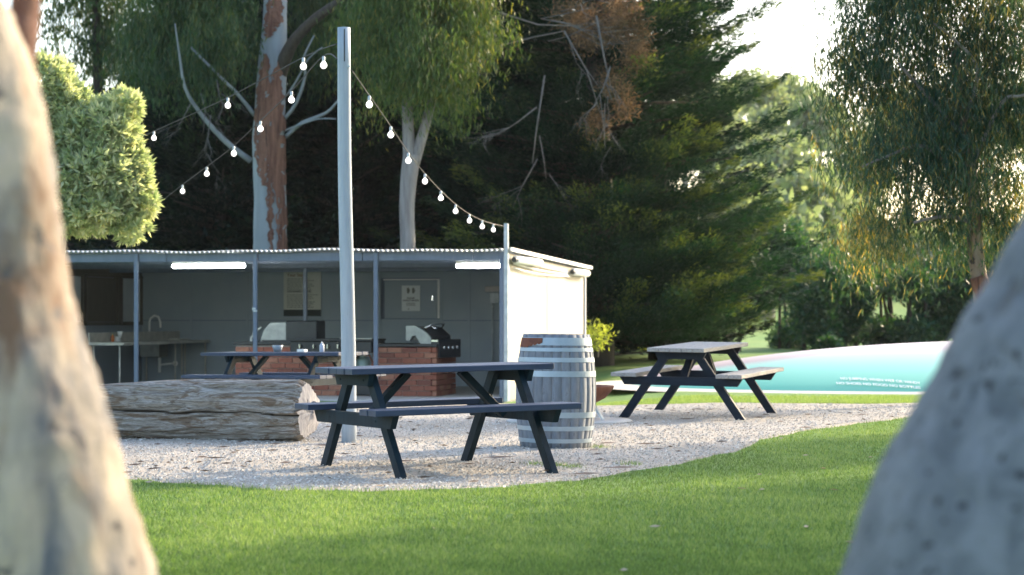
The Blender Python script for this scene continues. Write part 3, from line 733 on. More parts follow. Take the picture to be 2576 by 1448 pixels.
def light_string(a, b, bulbs_px, label, sag_pts=None):
    """cable through the measured bulbs; bulbs are parts, each with a socket"""
    ax, bx_ = a, b; t = empty('light_string', a); pts = [a]; bl = []
    for px, py in bulbs_px:
        k = (px-CX)/F  # point on the vertical plane through a,b : a+(b-a)s ; x = k*y
        s = (k*a.y-a.x)/((b.x-a.x)-k*(b.y-a.y)); y = a.y+(b.y-a.y)*s
        z = CH-(py-CY)/F*y; x = a.x+(b.x-a.x)*s
        bl.append(Vector((x, y, z))); pts.append(Vector((x, y, z+.085)))
    pts.append(b)
    # smooth
    sm = []
    for i in range(len(pts)-1):
        p0, p1, p2, p3 = pts[max(i-1,0)], pts[i], pts[i+1], pts[min(i+2,len(pts)-1)]
        for q in np.linspace(0, 1, 7)[:-1]:
            sm.append(.5*((2*p1)+(p2-p0)*q+(2*p0-5*p1+4*p2-p3)*q*q+(3*p1-p0-3*p2+p3)*q**3))
    sm.append(b)
    MB().tube([p-a for p in sm], .005, 5).build('cable', m_twig if label.startswith('string of nine') else m_cord, t)
    me = None
    for p in bl:
        if me is None:
            bo = MB().lathe([(0,-.031),(.014,-.028),(.026,-.016),(.031,0),(.026,.017),(.015,.030),(.011,.039)], 14).build('bulb', m_bulb, t, p-a)
            so = MB().lathe([(.013,.038),(.014,.045),(.014,.075),(.006,.085)], 10).build('socket', m_galv, bo); me = (bo, so)
        else:
            bo2 = me[0].copy(); C.objects.link(bo2); bo2.location = p-a; so2 = me[1].copy(); C.objects.link(so2); so2.parent = bo2
    tag(t, label, 'string lights', 'strings of round bulbs from the timber pole')
pa = P(884, 176, base.y)
light_string(pa, P(1268, 570, mx.y-.05), [(929,264),(983,340),(1027,405),(1069,457),(1109,499),(1146,532),(1181,556),(1213,571),(1241,579)], 'string of nine white bulbs sagging from the pole to the steel mast')
pb = P(850, 150, base.y)
light_string(pb, P(390, 520, 30), [(814,165),(733,252),(655,325),(588,387),(520,438),(459,482)], 'string of six white bulbs from the pole down towards the left')
light_string(P(850, 110, base.y), P(250, 395, 31), [(763,168),(573,266),(387,348)], 'upper string of three widely spaced bulbs running left to the bush')

# ------------------------------------------------------------------ wine barrel
bc = G(1397, 1128); t = empty('wine_barrel', bc, 0, (0, R(.6), 0)); tag(t, 'weathered grey oak wine barrel with galvanised hoops and a rust patch', 'barrel')
BH = .955
def brad(z): q = (z/BH-.48)/.52; return .336-.055*q*q*(1 if z < BH*.48 else 1.05)
m_staves = [mat('weathered_oak_stave_%s' % n, a, b, 5, (5,5,1.2), .8, bmp=.3, bscale=14, spots=((.10,.105,.13), 5, .62)) for n, a, b in (('grey', (.145,.165,.195), (.205,.23,.265)), ('pale', (.155,.175,.205), (.22,.245,.28)), ('brown', (.14,.155,.18), (.195,.215,.245)))]
NS = 26; zz = np.linspace(0, BH, 13)
for i in range(NS):
    a0 = 2*math.pi*i/NS+.0022; a1 = 2*math.pi*(i+1)/NS-.0022; b = MB(); vs = []
    pr = random.uniform(-.001, .0015)
    for z in zz:
        r = brad(z)+pr; vs.append([b.bm.verts.new(((r-q)*math.cos(a), (r-q)*math.sin(a), z)) for q, a in ((0,a0),(0,(a0+a1)/2),(0,a1),(.024,a1),(.024,a0))])
    for j in range(len(zz)-1):
        for k in range(5):
            f = b.bm.faces.new((vs[j][k], vs[j][(k+1)%5], vs[j+1][(k+1)%5], vs[j+1][k])); f.smooth = k < 2
    b.bm.faces.new(vs[0]); b.bm.faces.new(list(reversed(vs[-1])))
    b.build('stave', random.choice(m_staves), t)
MB().lathe([(0,BH-.045),(brad(BH)-.027,BH-.045),(brad(BH)-.027,BH-.065),(0,BH-.065)], 26).build('head', m_staves[1], t)
def zp(py): return (1128-py)/284*BH
hoops = [(852,871,.004),(877,886,.003),(901,912,.003),(934,948,.004),(1035,1049,.004),(1070,1081,.003),(1101,1111,.003)]
m_hoop = mat('galvanised_hoop', (.28,.345,.39), (.40,.47,.52), 3, (1,1,1), .45, .2, bmp=.1)
for i, (p0, p1, th) in enumerate(hoops):
    z1, z0 = zp(p0), zp(p1); b = MB()
    z1 = min(z1, BH+.001)
    b.lathe([(brad(z0)+.0005,z0),(brad(z0)+.001+th*.8,z0),(brad(z1)+.001+th*.8,z1),(brad(z1)+.0005,z1)], 64, closed=True, smooth=False)
    b.build('hoop', m_hoop, t)
# rust patch on the top hoop
b = MB(); n = 22; z1, z0 = zp(853), zp(876)
rows = []
for i in range(n+1):
    a = R(180+8)+R(58)*i/n; q = i/n; zb_ = z0+.03*max(0, q-.5)**.8*2+.006*math.sin(i*2.1); zb_ = min(zb_, z1-.015)
    rows.append((b.bm.verts.new(((brad(z1)+.0085)*math.cos(a), (brad(z1)+.0085)*math.sin(a), z1-.0)), b.bm.verts.new(((brad(zb_)+.0085)*math.cos(a), (brad(zb_)+.0085)*math.sin(a), zb_))))
for i in range(n): b.bm.faces.new((rows[i][0], rows[i+1][0], rows[i+1][1], rows[i][1]))
b.build('rust_patch', m_rust, t)

# ------------------------------------------------------------------ log
def log():
    L = 4.2; nu, nv = 260, 120
    u = np.linspace(0, 1, nu); a = np.linspace(0, 2*np.pi, nv, endpoint=False)
    Ug, A = np.meshgrid(u, a, indexing='ij'); x = Ug*L
    r = .262-.035*(1-Ug)+.018*np.sin(3*A+2.5*Ug)+.012*np.sin(x*2.3+1)+.010*np.sin(5*A-x*1.5)
    tw = A+ .25*Ug+.10*np.sin(x*1.9)+.05*np.sin(x*5.1+A)
    gr = np.zeros_like(r)
    for i in range(26):
        fr = rng.integers(9, 60); ph = rng.random()*6.28; am = .0045/(1+fr*.03)
        gr += am*np.sin(fr*tw+ph+rng.uniform(.2, 1.2)*np.sin(x*rng.uniform(.8, 3)+ph))
    crack = np.zeros_like(r)
    for a0, x0, x1, wd, dp in ((R(172), 2.2, 4.2, .035, .055), (R(150), .3, 1.7, .014, .018), (R(140), .9, 2.6, .016, .02), (R(212), 1.7, 3.5, .02, .025), (R(120), 2.4, 3.9, .012, .018), (R(225), .2, 1.8, .03, .03), (R(186), 2.9, 3.8, .012,.02)):
        cen = a0+.10*np.sin(x*1.3)+.04*np.sin(x*4.7)+.02*np.sin(x*13)+.11*(x-x0)
        dd = np.abs((A-cen+np.pi)%(2*np.pi)-np.pi); m = sstep(x0, x0+.4, x)*(1-sstep(x1-.3, x1+.001, x) if x1 < 4.1 else 1)
        crack -= dp*np.exp(-(dd/wd)**2)*m
    r = r+gr*.8+crack*.9
    endr = 1-.10*sstep(.985, 1, Ug); r = r*endr
    y = r*np.cos(A); z = r*np.sin(A)
    V = np.stack([x, y, z], -1).reshape(-1, 3); idx = np.arange(nu*nv).reshape(nu, nv)
    f = np.stack([idx[:-1], np.roll(idx, -1, 1)[:-1], np.roll(idx, -1, 1)[1:], idx[1:]], -1).reshape(-1, 4)
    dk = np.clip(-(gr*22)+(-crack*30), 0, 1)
    return V, f[:, ::-1], dk.ravel(), r[-1], a
V_, f_, dk_, rend, aend = log()
m_log = bpy.data.materials.new('weathered_log'); m_log.use_nodes = True; q = m_log.node_tree; bb = q.nodes['Principled BSDF']
v = mapping(q, 'Object', (.8, 9, 9)); at = q.nodes.new('ShaderNodeAttribute'); at.attribute_name = 'rnd'
v = mapping(q, 'Object', (.9, 7, 7)); c = ramp(q, noise(q, v, 3.2, 10, .74, 1.2), [(.28, (.09,.062,.04)), (.42, (.23,.19,.145)), (.56, (.36,.335,.305)), (.75, (.48,.47,.455))])
c = mix(q, c, (.14,.085,.045), ramp(q, noise(q, mapping(q, 'Object', (.8, 3, 3.5)), 1.5, 6, .65, 2.6), [(.52, (0,0,0)), (.60, (.8,.8,.8))]))
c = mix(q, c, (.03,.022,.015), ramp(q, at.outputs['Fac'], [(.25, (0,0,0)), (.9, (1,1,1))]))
fn_ = ramp(q, noise(q, mapping(q, 'Object', (2.5, 26, 26)), 3.0, 6, .7, .8), [(.36, (.42,.40,.38)), (.56, (1.12,1.12,1.12))])
c = mix(q, c, fn_, .85, 'MULTIPLY')
q.links.new(c, bb.inputs['Base Color']); bb.inputs['Roughness'].default_value = .9
q.links.new(bump(q, noise(q, v, 9, 8, .75), .8, .02), bb.inputs['Normal'])
le = G(764, 1118); lr = R(20); ax = Vector((math.cos(lr), -math.sin(lr), 0))
t = empty('log', (le.x-ax.x*4.2+.02, le.y-ax.y*4.2+.22, .245), -lr); tag(t, 'thick weathered grey log lying on the gravel with a long dark crack', 'log')
t.rotation_euler = (R(8), R(-.4), -lr)
link('bark_side', npmesh('bark_side', V_, f_, m_log, True, dk_), t)
m_end = mat('log_cut_end', (.26,.25,.26), (.40,.385,.39), 5, (1,7,1.6), .9, bmp=.7, bscale=18, bdist=.01, spots=((.12,.10,.09), 4, .62))
b = MB(); n = len(rend); rings = []
for qf in (1, .8, .55, .3, .1):
    rings.append([b.bm.verts.new((4.2+.035*(1-qf)+.012*math.sin(7*aa+qf*9)*(qf < .99)*(1-qf), qf*rr*math.cos(aa), qf*rr*math.sin(aa))) for rr, aa in zip(rend, aend)])
for i in range(4):
    for k in range(n): fc = b.bm.faces.new((rings[i][k], rings[i][(k+1)%n], rings[i+1][(k+1)%n], rings[i+1][k])); fc.smooth = True
b.bm.faces.new(rings[-1]); b.build('cut_end', m_end, t)
# dark cable looped from the log to the table bench
c0 = P(742, 1033, 16.7); pts = [P(742,1035,16.9), P(755,1030,16.8), P(775,1022,16.5), P(790,1013,16.3), P(797,1017,16.2), P(806,1030,16.1), P(818,1040,16.05), P(830,1043,16.0)]
o = MB().tube([p-pts[0] for p in pts], .011, 6).build('black_cable', m_cord, None, pts[0]); tag(o, 'black cable looped between the log end and the nearest bench', 'cable')

# ------------------------------------------------------------------ fire pit on its slab
fp = G(1440, 1068); fp = Vector((.615, 22.4, 0)); t = empty('fire_pit', fp); tag(t, 'brown rusty fire bowl on grey legs standing behind the barrel', 'fire pit')
zt = CH-(971-CY)/F*22.4
MB().lathe([(.0,zt-.22),(.14,zt-.205),(.30,zt-.13),(.40,zt-.03),(.43,zt),(.445,zt+.0),(.445,zt-.014),(.425,zt-.05),(.35,zt-.13),(.17,zt-.22),(0,zt-.24)], 32).build('bowl', m_rust, t)
for a in (-25, 65, 155, 245):
    x, y = math.cos(R(a)), math.sin(R(a))
    MB().bar((x*.24, y*.24, zt-.17), (x*.36, y*.36, .035), .05, .02).build('leg', m_galv, t)
MB().box(.20,.34,-.405,-.395,zt-.03,zt-.018).build('plate', m_galv, t) if False else None
o = MB().lathe([(0,.0),(.64,.0),(.66,.012),(.64,.03),(0,.034)], 40).build('fire_pit_slab', m_conc, None, (fp.x-.02, fp.y, .006)); tag(o, 'thin round concrete slab under the fire bowl', 'slab')

# ------------------------------------------------------------------ inflated jumping pillow
def pillow():
    ax_, ay = 6.6, 4.3; cx_, cy_ = P(1565, 900, 35.2).x+6.6, 35.1; Hh = .70
    nr, na = 40, 120; V = []; r_ = np.linspace(0, 1, nr)[1:]; A = np.linspace(0, 2*np.pi, na, endpoint=False)
    Rr, Aa = np.meshgrid(r_, A, indexing='ij')
    ex = 2.6; ca, sa = np.cos(Aa), np.sin(Aa); k = (np.abs(ca)**ex+np.abs(sa)**ex)**(-1/ex)
    x = ax_*Rr*k*ca; y = ay*Rr*k*sa; z = Hh*(1-Rr**2.0)**.85
    V = np.concatenate([[[0,0,Hh]], np.stack([x, y, z], -1).reshape(-1, 3)])
    idx = 1+np.arange((nr-1)*na).reshape(nr-1, na)
    f = np.stack([idx[:-1], idx[1:], np.roll(idx, -1, 1)[1:], np.roll(idx, -1, 1)[:-1]], -1).reshape(-1, 4)
    return V, f, cx_, cy_
V_, f_, cx_, cy_ = pillow()
m_pil = bpy.data.materials.new('pillow_vinyl'); m_pil.use_nodes = True; q = m_pil.node_tree; bb = q.nodes['Principled BSDF']
sp = q.nodes.new('ShaderNodeSeparateXYZ'); q.links.new(mapping(q), sp.inputs[0])
ad = q.nodes.new('ShaderNodeMath'); ad.operation = 'MULTIPLY_ADD'; ad.inputs[1].default_value = 1
q.links.new(sp.outputs[0], ad.inputs[0]); ad.operation = 'MULTIPLY'; ad.inputs[1].default_value = .20
sm_ = q.nodes.new('ShaderNodeMath'); sm_.operation = 'ADD'; q.links.new(ad.outputs[0], sm_.inputs[0]); q.links.new(sp.outputs[1], sm_.inputs[1])
# broad colour bands across the pillow
mr = q.nodes.new('ShaderNodeMapRange'); q.links.new(sm_.outputs[0], mr.inputs[0]); mr.inputs[1].default_value = -4.4; mr.inputs[2].default_value = 4.4
c = ramp(q, mr.outputs[0], [(.0, (.09,.44,.32)), (.10, (.15,.50,.40)), (.20, (.26,.50,.45)), (.27, (.37,.31,.335)), (.7, (.75,.66,.69)), (.72, (.1,.56,.47))])
q.links.new(c, bb.inputs['Base Color']); bb.inputs['Roughness'].default_value = .5
gz = 0.02
t = empty('jumping_pillow', (cx_, cy_, gz)); tag(t, 'large inflated jumping pillow in turquoise and pale pink beyond the gravel', 'jumping pillow')
pf_ = np.concatenate([f_])
o = link('canopy', npmesh('canopy', V_, pf_, m_pil, True), t)
# sand border round the pillow
b = MB(); n = 72; ri, ro = [], []
for k_ in range(n):
    a = 2*math.pi*k_/n; kk = (abs(math.cos(a))**2.6+abs(math.sin(a))**2.6)**(-1/2.6)
    ri.append(b.bm.verts.new((6.45*kk*math.cos(a), 4.15*kk*math.sin(a), .015))); ro.append(b.bm.verts.new((7.15*kk*math.cos(a), 4.75*kk*math.sin(a), -.03)))
for k_ in range(n): b.bm.faces.new((ri[k_], ro[k_], ro[(k_+1)%n], ri[(k_+1)%n]))
o = b.build('sand_border', m_conc, None, (cx_, cy_, gz)); tag(o, kind='structure')
# printed warning, wrapped on the front slope
def pz(x, y):
    ex = 2.6; rr = ((abs(x)/6.6)**ex+(abs(y)/4.3)**ex)**(1/ex); return .70*max(0, 1-rr**2)**.85
for txt, px0, px1, py0, dz in (('NO JUMPING WHEN WET OR WINDY', 2105, 2290, 957, 0), ('NO SHOES NO FOOD NO BOTTLES', 2090, 2285, 969, 0)):
    o = text_mesh(txt, .085, m_whitep, 'printed_text', t, (0,0,0), rot=(0,0,0), ext=0, bold=True)
    me = o.data; w0 = max(v.co.x for v in me.vertices); n0 = 34
    Lw = (px1-px0)/F*32
    xw0 = (px0-CX)/F*32-cx_
    for v in me.vertices:
        u = v.co.x/w0; px = px0+(px1-px0)*u; py = py0+12*u**1.6 - v.co.y/.085*8.5
        # march the view-independent slope: find y where the pillow surface has the height of this row
        xx = xw0+Lw*u; lo_, hi_ = -4.29, -.5; targ = lambda yy: CH-(py-CY)/F*(cy_+yy)-gz
        for _ in range(26):
            m_ = (lo_+hi_)/2
            if pz(xx, m_) < targ(m_): lo_ = m_
            else: hi_ = m_
        v.co = Vector((xx, hi_-.006, pz(xx, hi_)+.010))

# ------------------------------------------------------------------ vegetation
def quads(cen, dirv, L, w, rnd, name, m, side=None, dense_fold=False):
    """each leaf a rhombus: centre line along dirv"""
    n = len(cen); d = dirv/np.linalg.norm(dirv, axis=1, keepdims=True)
    if side is None: side = rng.standard_normal((n,3))
    s = np.cross(d, side); s /= np.linalg.norm(s, axis=1, keepdims=True)+1e-9
    L = np.broadcast_to(L, n)[:,None]; w = np.broadcast_to(w, n)[:,None]
    a = cen-d*L/2; b = cen+d*L/2; m1 = cen-d*L*.1+s*w/2; m2 = cen-d*L*.1-s*w/2
    V = np.stack([a, m1, b, m2], 1).reshape(-1, 3)
    return npmesh(name, V, np.arange(4*n).reshape(-1, 4), m, False, np.repeat(rnd, 4))
def merge(meshes, name):
    raise NotImplementedError
def sph(n):
    v = rng.standard_normal((n,3)); return v/np.linalg.norm(v, axis=1, keepdims=True)

def clumps_in(blobs, n_cl):
    """clump centres inside a list of ellipsoids (c, r); biased to the outside"""
    vol = np.array([r[0]*r[1]*r[2] for c, r in blobs], float)**.8; pick = rng.choice(len(blobs), n_cl, p=vol/vol.sum())
    c = np.array([b[0] for b in blobs], float)[pick]; r = np.array([b[1] for b in blobs], float)[pick]
    return c + sph(n_cl)*r*(rng.random((n_cl,1))**.45)

def weeping(blobs, n_str, per, name, m, L=(.10,.17), w=(.016,.026), drop=(.4,1.2), spread=.09, csz=1.0):
    ncl = max(6, n_str//14); cl = clumps_in(blobs, ncl); cr = rng.uniform(.18, .62, ncl)*csz
    pk = rng.choice(ncl, n_str, p=cr/cr.sum()); st = cl[pk]+rng.normal(0, 1, (n_str,3))*cr[pk][:,None]*np.array([.8,.8,.55]); ln = rng.uniform(*drop, n_str)
    k = rng.random((n_str, per)); 
    hor = sph(n_str)*np.array([1,1,0])*.22
    pos = st[:,None,:] + hor[:,None,:]*(k[...,None]**.5)*ln[:,None,None] + np.stack([0*k, 0*k, -k**1.25*ln[:,None]], -1)
    pos = pos + rng.normal(0, spread, pos.shape)*(.5+k[...,None])
    n = n_str*per; pos = pos.reshape(-1, 3)
    d = np.stack([rng.normal(0,.38,n), rng.normal(0,.38,n), -np.ones(n)], -1)
    tone = rng.random(ncl)[pk]; base = np.repeat(.6*tone+.4*rng.random(n_str), per); r = np.clip(.7*base+.4*rng.random(n)**2-.05, 0, 1)
    return quads(pos, d, rng.uniform(*L, n), rng.uniform(*w, n), r, name, m)

def fluffy(blobs, n_cl, per, name, m, L=(.08,.14), w=(.03,.05), rad=.35, flat=1.0, out=None, rbias=0):
    cc = clumps_in(blobs, n_cl); off = sph(n_cl*per)*(rng.random((n_cl*per,1))**.5)*rad; off[:,2] *= flat
    pos = np.repeat(cc, per, 0)+off; n = len(pos)
    d = off/rad+rng.normal(0, .5, (n,3)); base = np.repeat(rng.random(n_cl), per)
    r = np.clip(.5*base+.5*rng.random(n)+rbias, 0, 1)
    return quads(pos, d, rng.uniform(*L, n), rng.uniform(*w, n), r, name, m)

def cypress(base, H, Rb, n_br, per, name, m, seed_dirs=None, z0=.4, tip=.12, droop=.10, L=(.10,.22), w=(.022,.045), prof=1.0, sq=1.0, facing=None, pw=1.6):
    """layered conifer: boughs rising outwards with flat feathery sprays"""
    base = np.array(base, float)
    zt = z0+(H-z0)*rng.random(n_br)**1.15; q = (zt-z0)/(H-z0)
    az = rng.random(n_br)*2*np.pi
    if facing is not None: az = facing[0]+rng.uniform(-facing[1], facing[1], n_br)
    len_ = Rb*(1-q**pw*.75)*(.70+.42*rng.random(n_br)); len_ *= prof
    t = rng.random((n_br, per))**.62
    # boughs: out, with tips flicking up
    rr = len_[:,None]*t; lift = -droop*rr*1.0+ .22*len_[:,None]*(t**3)*(.6+.8*rng.random((n_br,1)))
    wide = (.10+.30*len_[:,None]*.35*np.sqrt(np.clip(t,0,1))*(1.15-t))
    lat = rng.normal(0, 1, t.shape)*wide; th = rng.normal(0, .10, t.shape)*(1.1-.6*t)
    ca, sa = np.cos(az)[:,None], np.sin(az)[:,None]
    x = ca*rr-sa*lat; y = (sa*rr+ca*lat)*sq; z = zt[:,None]+lift+th-np.abs(lat)*.12
    pos = np.stack([x, y, z], -1).reshape(-1, 3)+base; n = len(pos)
    d = np.stack([ca-sa*lat*.9, sa+ca*lat*.9, .25+.0*lat], -1).reshape(-1, 3)+rng.normal(0, .33, (n,3))
    br = np.repeat(rng.random(n_br), per); r = np.clip(.25*br+.25*rng.random(n)+.55*t.ravel()**3*(.3+.7*br), 0, 1)  # inner boughs dark, tips bright: light put into the tone
    side = np.stack([rng.normal(0,.5,n), rng.normal(0,.5,n), np.ones(n)], -1)
    return quads(pos, d, rng.uniform(*L, n), rng.uniform(*w, n), r, name, m, side), (zt, az, len_)

def trunk_tube(name, pts, rad, m, parent, n=14, wob=.0, sub=5):
    pts = [Vector(p) for p in pts]; sm, rs = [], []
    for i in range(len(pts)-1):
        p0, p1, p2, p3 = pts[max(i-1,0)], pts[i], pts[i+1], pts[min(i+2,len(pts)-1)]
        for q in np.linspace(0, 1, sub+1)[:-1]:
            sm.append(.5*((2*p1)+(p2-p0)*q+(2*p0-5*p1+4*p2-p3)*q*q+(3*p1-p0-3*p2+p3)*q**3)); rs.append(rad[i]*(1-q)+rad[i+1]*q)
    sm.append(pts[-1]); rs.append(rad[-1]); b = MB(); b.tube(sm, rs, n)
    if wob:
        for v in b.bm.verts:
            h = math.sin(v.co.z*3.1+v.co.x*9)*.5+math.sin(v.co.z*7.3+v.co.y*11+1.7)*.3+math.sin(v.co.x*17+v.co.z*1.3)*.3
            v.co.x += wob*h; v.co.y += wob*.6*math.sin(v.co.z*4.1+v.co.x*7)
    return b.build(name, m, parent)

from mathutils import noise as mn
def rough_up(o, amp, fr, zs=.4):
    me = o.data; me.calc_loop_triangles()
    for v in me.vertices:
        c = v.co; n_ = v.normal
        h = mn.fractal(Vector((c.x*fr, c.y*fr, c.z*fr*zs)), .6, 2.0, 5)+.6*mn.noise(Vector((c.x*fr*.3+5, c.y*fr*.3, c.z*fr*.15)))
        v.co = c+n_*h*amp
def tree_root(name, loc, label, cat='tree', group=None):
    t = empty(name, loc); return tag(t, label, cat, group)
def reparent(o, t): o.parent = t; return o
def crown(t, me, name='crown'):
    """mesh made in world coordinates -> child"""
    o = link(name, me, t); o.location = -t.location; return o
def wt(t, name, pts, rad, m, **k):
    o = trunk_tube(name, [Vector(p)-t.location for p in pts], rad, m, t, **k); return o

def twigs(t, starts, nm, m=m_twig):
    b = MB()
    def rec(p, dv, L, r, n):
        q1 = p+dv*L*.5+Vector((random.uniform(-1,1), random.uniform(-1,1), random.uniform(-1,1)))*L*.08; q2 = p+dv*L+Vector((random.uniform(-1,1),0,random.uniform(-1,1)))*L*.12
        b.tube([p, q1, q2], [r, r*.8, r*.5], 5)
        if n > 0:
            for _ in range(2 + (random.random() < .5)):
                s = random.uniform(.4, 1); nd = (dv+Vector((random.uniform(-.9,.9), random.uniform(-.5,.5), random.uniform(-.8,.5)))).normalized()
                rec(p+dv*L*s, nd, L*random.uniform(.45,.7), r*.55, n-1)
    for p, dv, L, r in starts: rec(p-t.location, dv.normalized(), L, r, 3)
    return b.build(nm, m, t)
# --- foreground left gum: leaning trunk, right edge measured at 4 m
d = 4.0
edge = [(-60,-260),(-25,-60),(0,20),(60,130),(112,250),(148,400),(162,600),(182,730),(240,980),(300,1180),(380,1448),(470,1760),(620,2289)]
cen, rad = [], []
for i, (ex_, ey_) in enumerate(edge):
    q = i/(len(edge)-1); Rm = .165+.02*q+.13*max(0, q-.55)**1.2
    e = P(ex_, ey_, d); cen.append(Vector((e.x-Rm/ .97, d, e.z))); rad.append(Rm)
t = tree_root('gum_tree', (cen[-1].x, d, 0), 'blurred sunlit cream gum trunk filling the left edge of the foreground')
cen.reverse(); rad.reverse()
rough_up(wt(t, 'trunk', cen, rad, m_gum_left, n=60, wob=.006, sub=15), .016, 7)
up = [cen[-1], cen[-1]+Vector((-.15,.1,.5)), cen[-1]+Vector((-.3,.2,1.4)), cen[-1]+Vector((-.3,.5,2.8))]
wt(t, 'upper_trunk', up, [rad[-1],.16,.13,.08], m_gum_left, n=24, sub=6)
s0 = P(20, 330, 4.15); wt(t, 'second_stem', [s0+Vector((0,.0,-.2)), P(45,160,4.2), P(62,40,4.25), P(66,-120,4.3), P(50,-600,4.4)], [.05,.035,.030,.030,.025], m_bark_red, n=16)
bl = [((-1.4,4.6,4.9),(1.3,1.3,.8)), ((-.9,5.2,5.6),(1.4,1.4,.8))]
crown(t, weeping(bl, 700, 12, 'crown', m_leaf_euc))

# --- foreground right gum
d = 3.6
edge = [(2105,1448),(2200,1200),(2300,1020),(2370,900),(2440,775),(2505,680),(2576,560),(2700,380),(2860,170)]
edge = [(1985,1800),(1840,2440)][::-1]+edge
cen, rad = [], []
for i, (ex_, ey_) in enumerate(edge):
    e = P(ex_, ey_, d); q = i/(len(edge)-1); Rm = .36-.14*q
    a, b2 = (edge[max(i-1,0)], edge[min(i+1,len(edge)-1)]); tx_, tz_ = b2[0]-a[0], -(b2[1]-a[1]); l = math.hypot(tx_, tz_)
    nrm = Vector((tz_/l, 0, -tx_/l)); c_ = e+nrm*Rm; cen.append(Vector((c_.x, d, c_.z))); rad.append(Rm)
t = tree_root('gum_tree', (cen[0].x, d, 0), 'blurred shaded grey gum trunk with dark lichen spots leaning at the right edge')
rough_up(wt(t, 'trunk', cen, rad, m_gum_right, n=60, wob=.004, sub=15), .006, 6)
up = [cen[-1], cen[-1]+Vector((.5,.2,.9)), cen[-1]+Vector((.9,.5,2.2)), cen[-1]+Vector((1.1,1.0,3.6))]
wt(t, 'upper_trunk', up, [rad[-1],.19,.14,.07], m_gum_right, n=24, sub=6)
bl = [((3.6,5.2,5.6),(1.8,1.8,1.2)), ((4.2,6.2,6.5),(2.0,2.0,1.2)), ((2.2,4.2,6.3),(1.6,1.6,1.0))]
crown(t, weeping(bl, 1500, 14, 'crown', m_leaf_euc))

# --- gum A with peeling bark behind the shed
D1 = 44.0
t = tree_root('eucalyptus_tree', (P(680,800,D1).x, D1, 0), 'tall eucalypt with peeling red-brown bark on pale trunk behind the shed')
tr = [(680,940),(680,800),(680,640),(679,500),(676,360),(680,240),(688,120),(692,0),(694,-200),(705,-520)]
rr_ = [.39,.36,.345,.33,.33,.31,.27,.235,.21,.12]
wt(t, 'trunk', [P(a, b2, D1) for a, b2 in tr], rr_, m_gum_pale, n=26, wob=.012, sub=7)
def bark_strip(pts, nm='peeling_bark'):
    """ragged strip of bark wrapped on the camera side of the trunk"""
    b = MB(); prev = None; N = 46
    P2 = [Vector(p) for p in pts]
    for i in range(N+1):
        q = i/N*(len(P2)-1); k_ = min(int(q), len(P2)-2); f = q-k_; px = P2[k_].x*(1-f)+P2[k_+1].x*f; py = P2[k_].y*(1-f)+P2[k_+1].y*f; ww = (P2[k_].z*(1-f)+P2[k_+1].z*f)
        cpx = np.interp(-py, [-x[1] for x in tr][::1], [x[0] for x in tr]); rpx = np.interp(-py, [-x[1] for x in tr], rr_)
        row = []
        for s in np.linspace(-1, 1, 9):
            X = px+s*ww/2+ (6*math.sin(i*.9+s)+4*math.sin(i*2.3))*.5
            u = (X-cpx)/(rpx*F/D1); u = max(-1.06, min(1.06, u)); dep = math.sqrt(max(0, 1.0-min(1,u*u)))*rpx
            w_ = P(cpx+u*rpx*F/D1, py, D1); row.append(b.bm.verts.new((w_.x, D1-dep-.022-.02*random.random(), w_.z)))
        if prev:
            for j in range(8):
                if random.random() < .90 or 2 < j < 6: b.bm.faces.new((prev[j], prev[j+1], row[j+1], row[j]))
        prev = row
    o = b.build(nm, m_bark_red, t); o.location = -t.location; return o
bark_strip([(700,-40,30),(690,60,46),(676,100,14)]); bark_strip([(712,640,24),(712,560,22),(708,470,26),(702,420,40),(695,350,60),(690,280,52),(700,200,26),(706,160,10)])
bark_strip([(668,470,8),(664,430,26),(660,380,34),(664,330,46),(662,260,34),(668,200,30),(672,140,14)])
bark_strip([(688,640,10),(684,540,14),(684,440,22),(690,400,30)])
wt(t, 'limb', [P(700,190,D1), P(735,110,D1-.4), P(790,50,D1-.8), P(860,0,D1-1.2), P(960,-70,D1-1.6)], [.17,.12,.10,.085,.07], m_bark_dark, n=12)
for k_, (pts, r0) in enumerate((([(630,405),(560,350),(500,280),(465,220),(450,130),(440,60)], .085), ([(640,290),(600,240),(560,200),(480,120)], .06),
    ([(715,300),(745,260),(768,190),(762,150),(790,90)], .055), ([(718,345),(760,310),(820,285),(850,255),(880,230)], .06), ([(716,330),(745,318),(800,300),(845,300)], .03), ([(722,240),(748,200),(775,150),(810,120)], .03))):
    wt(t, 'branch', [P(a, b2, D1-.3*i) for i, (a, b2) in enumerate(pts)], [max(.012, r0*.8*(1-.17*i)) for i in range(len(pts))], m_gum_pale, n=8, sub=3)
def B(px, py, d, rx, rz_, ry=None): # blob from pixels
    c = P(px, py, d); k_ = d/F; return ((c.x, c.y, c.z), (rx*k_, ry if ry else rx*k_, rz_*k_))
bl = [B(520,80,43.5,70,60), B(460,40,44.5,80,70), B(590,20,45.5,50,50), B(550,160,43.5,50,45), B(640,90,46.5,30,50,.6), B(800,40,46.5,60,50), B(800,110,46,40,70), B(440,150,44,60,55), B(380,90,45,60,80), B(840,190,45.5,20,60), B(480,-80,44,130,60), B(800,-90,46,110,60)]
crown(t, weeping(bl, 2100, 17, 'crown', m_leaf_euc, L=(.12,.22), w=(.020,.032), drop=(.3,1.0), csz=.8))
twigs(t, [(P(505,235,43.2), Vector((.15,0,-1)), .75, .012), (P(530,290,43.2), Vector((-.1,0,-1)), .8, .012), (P(480,260,43.2), Vector((-.4,0,-1)), .6, .010), (P(545,200,43.2), Vector((.3,0,-1)), .7, .012)], 'dry_twigs')
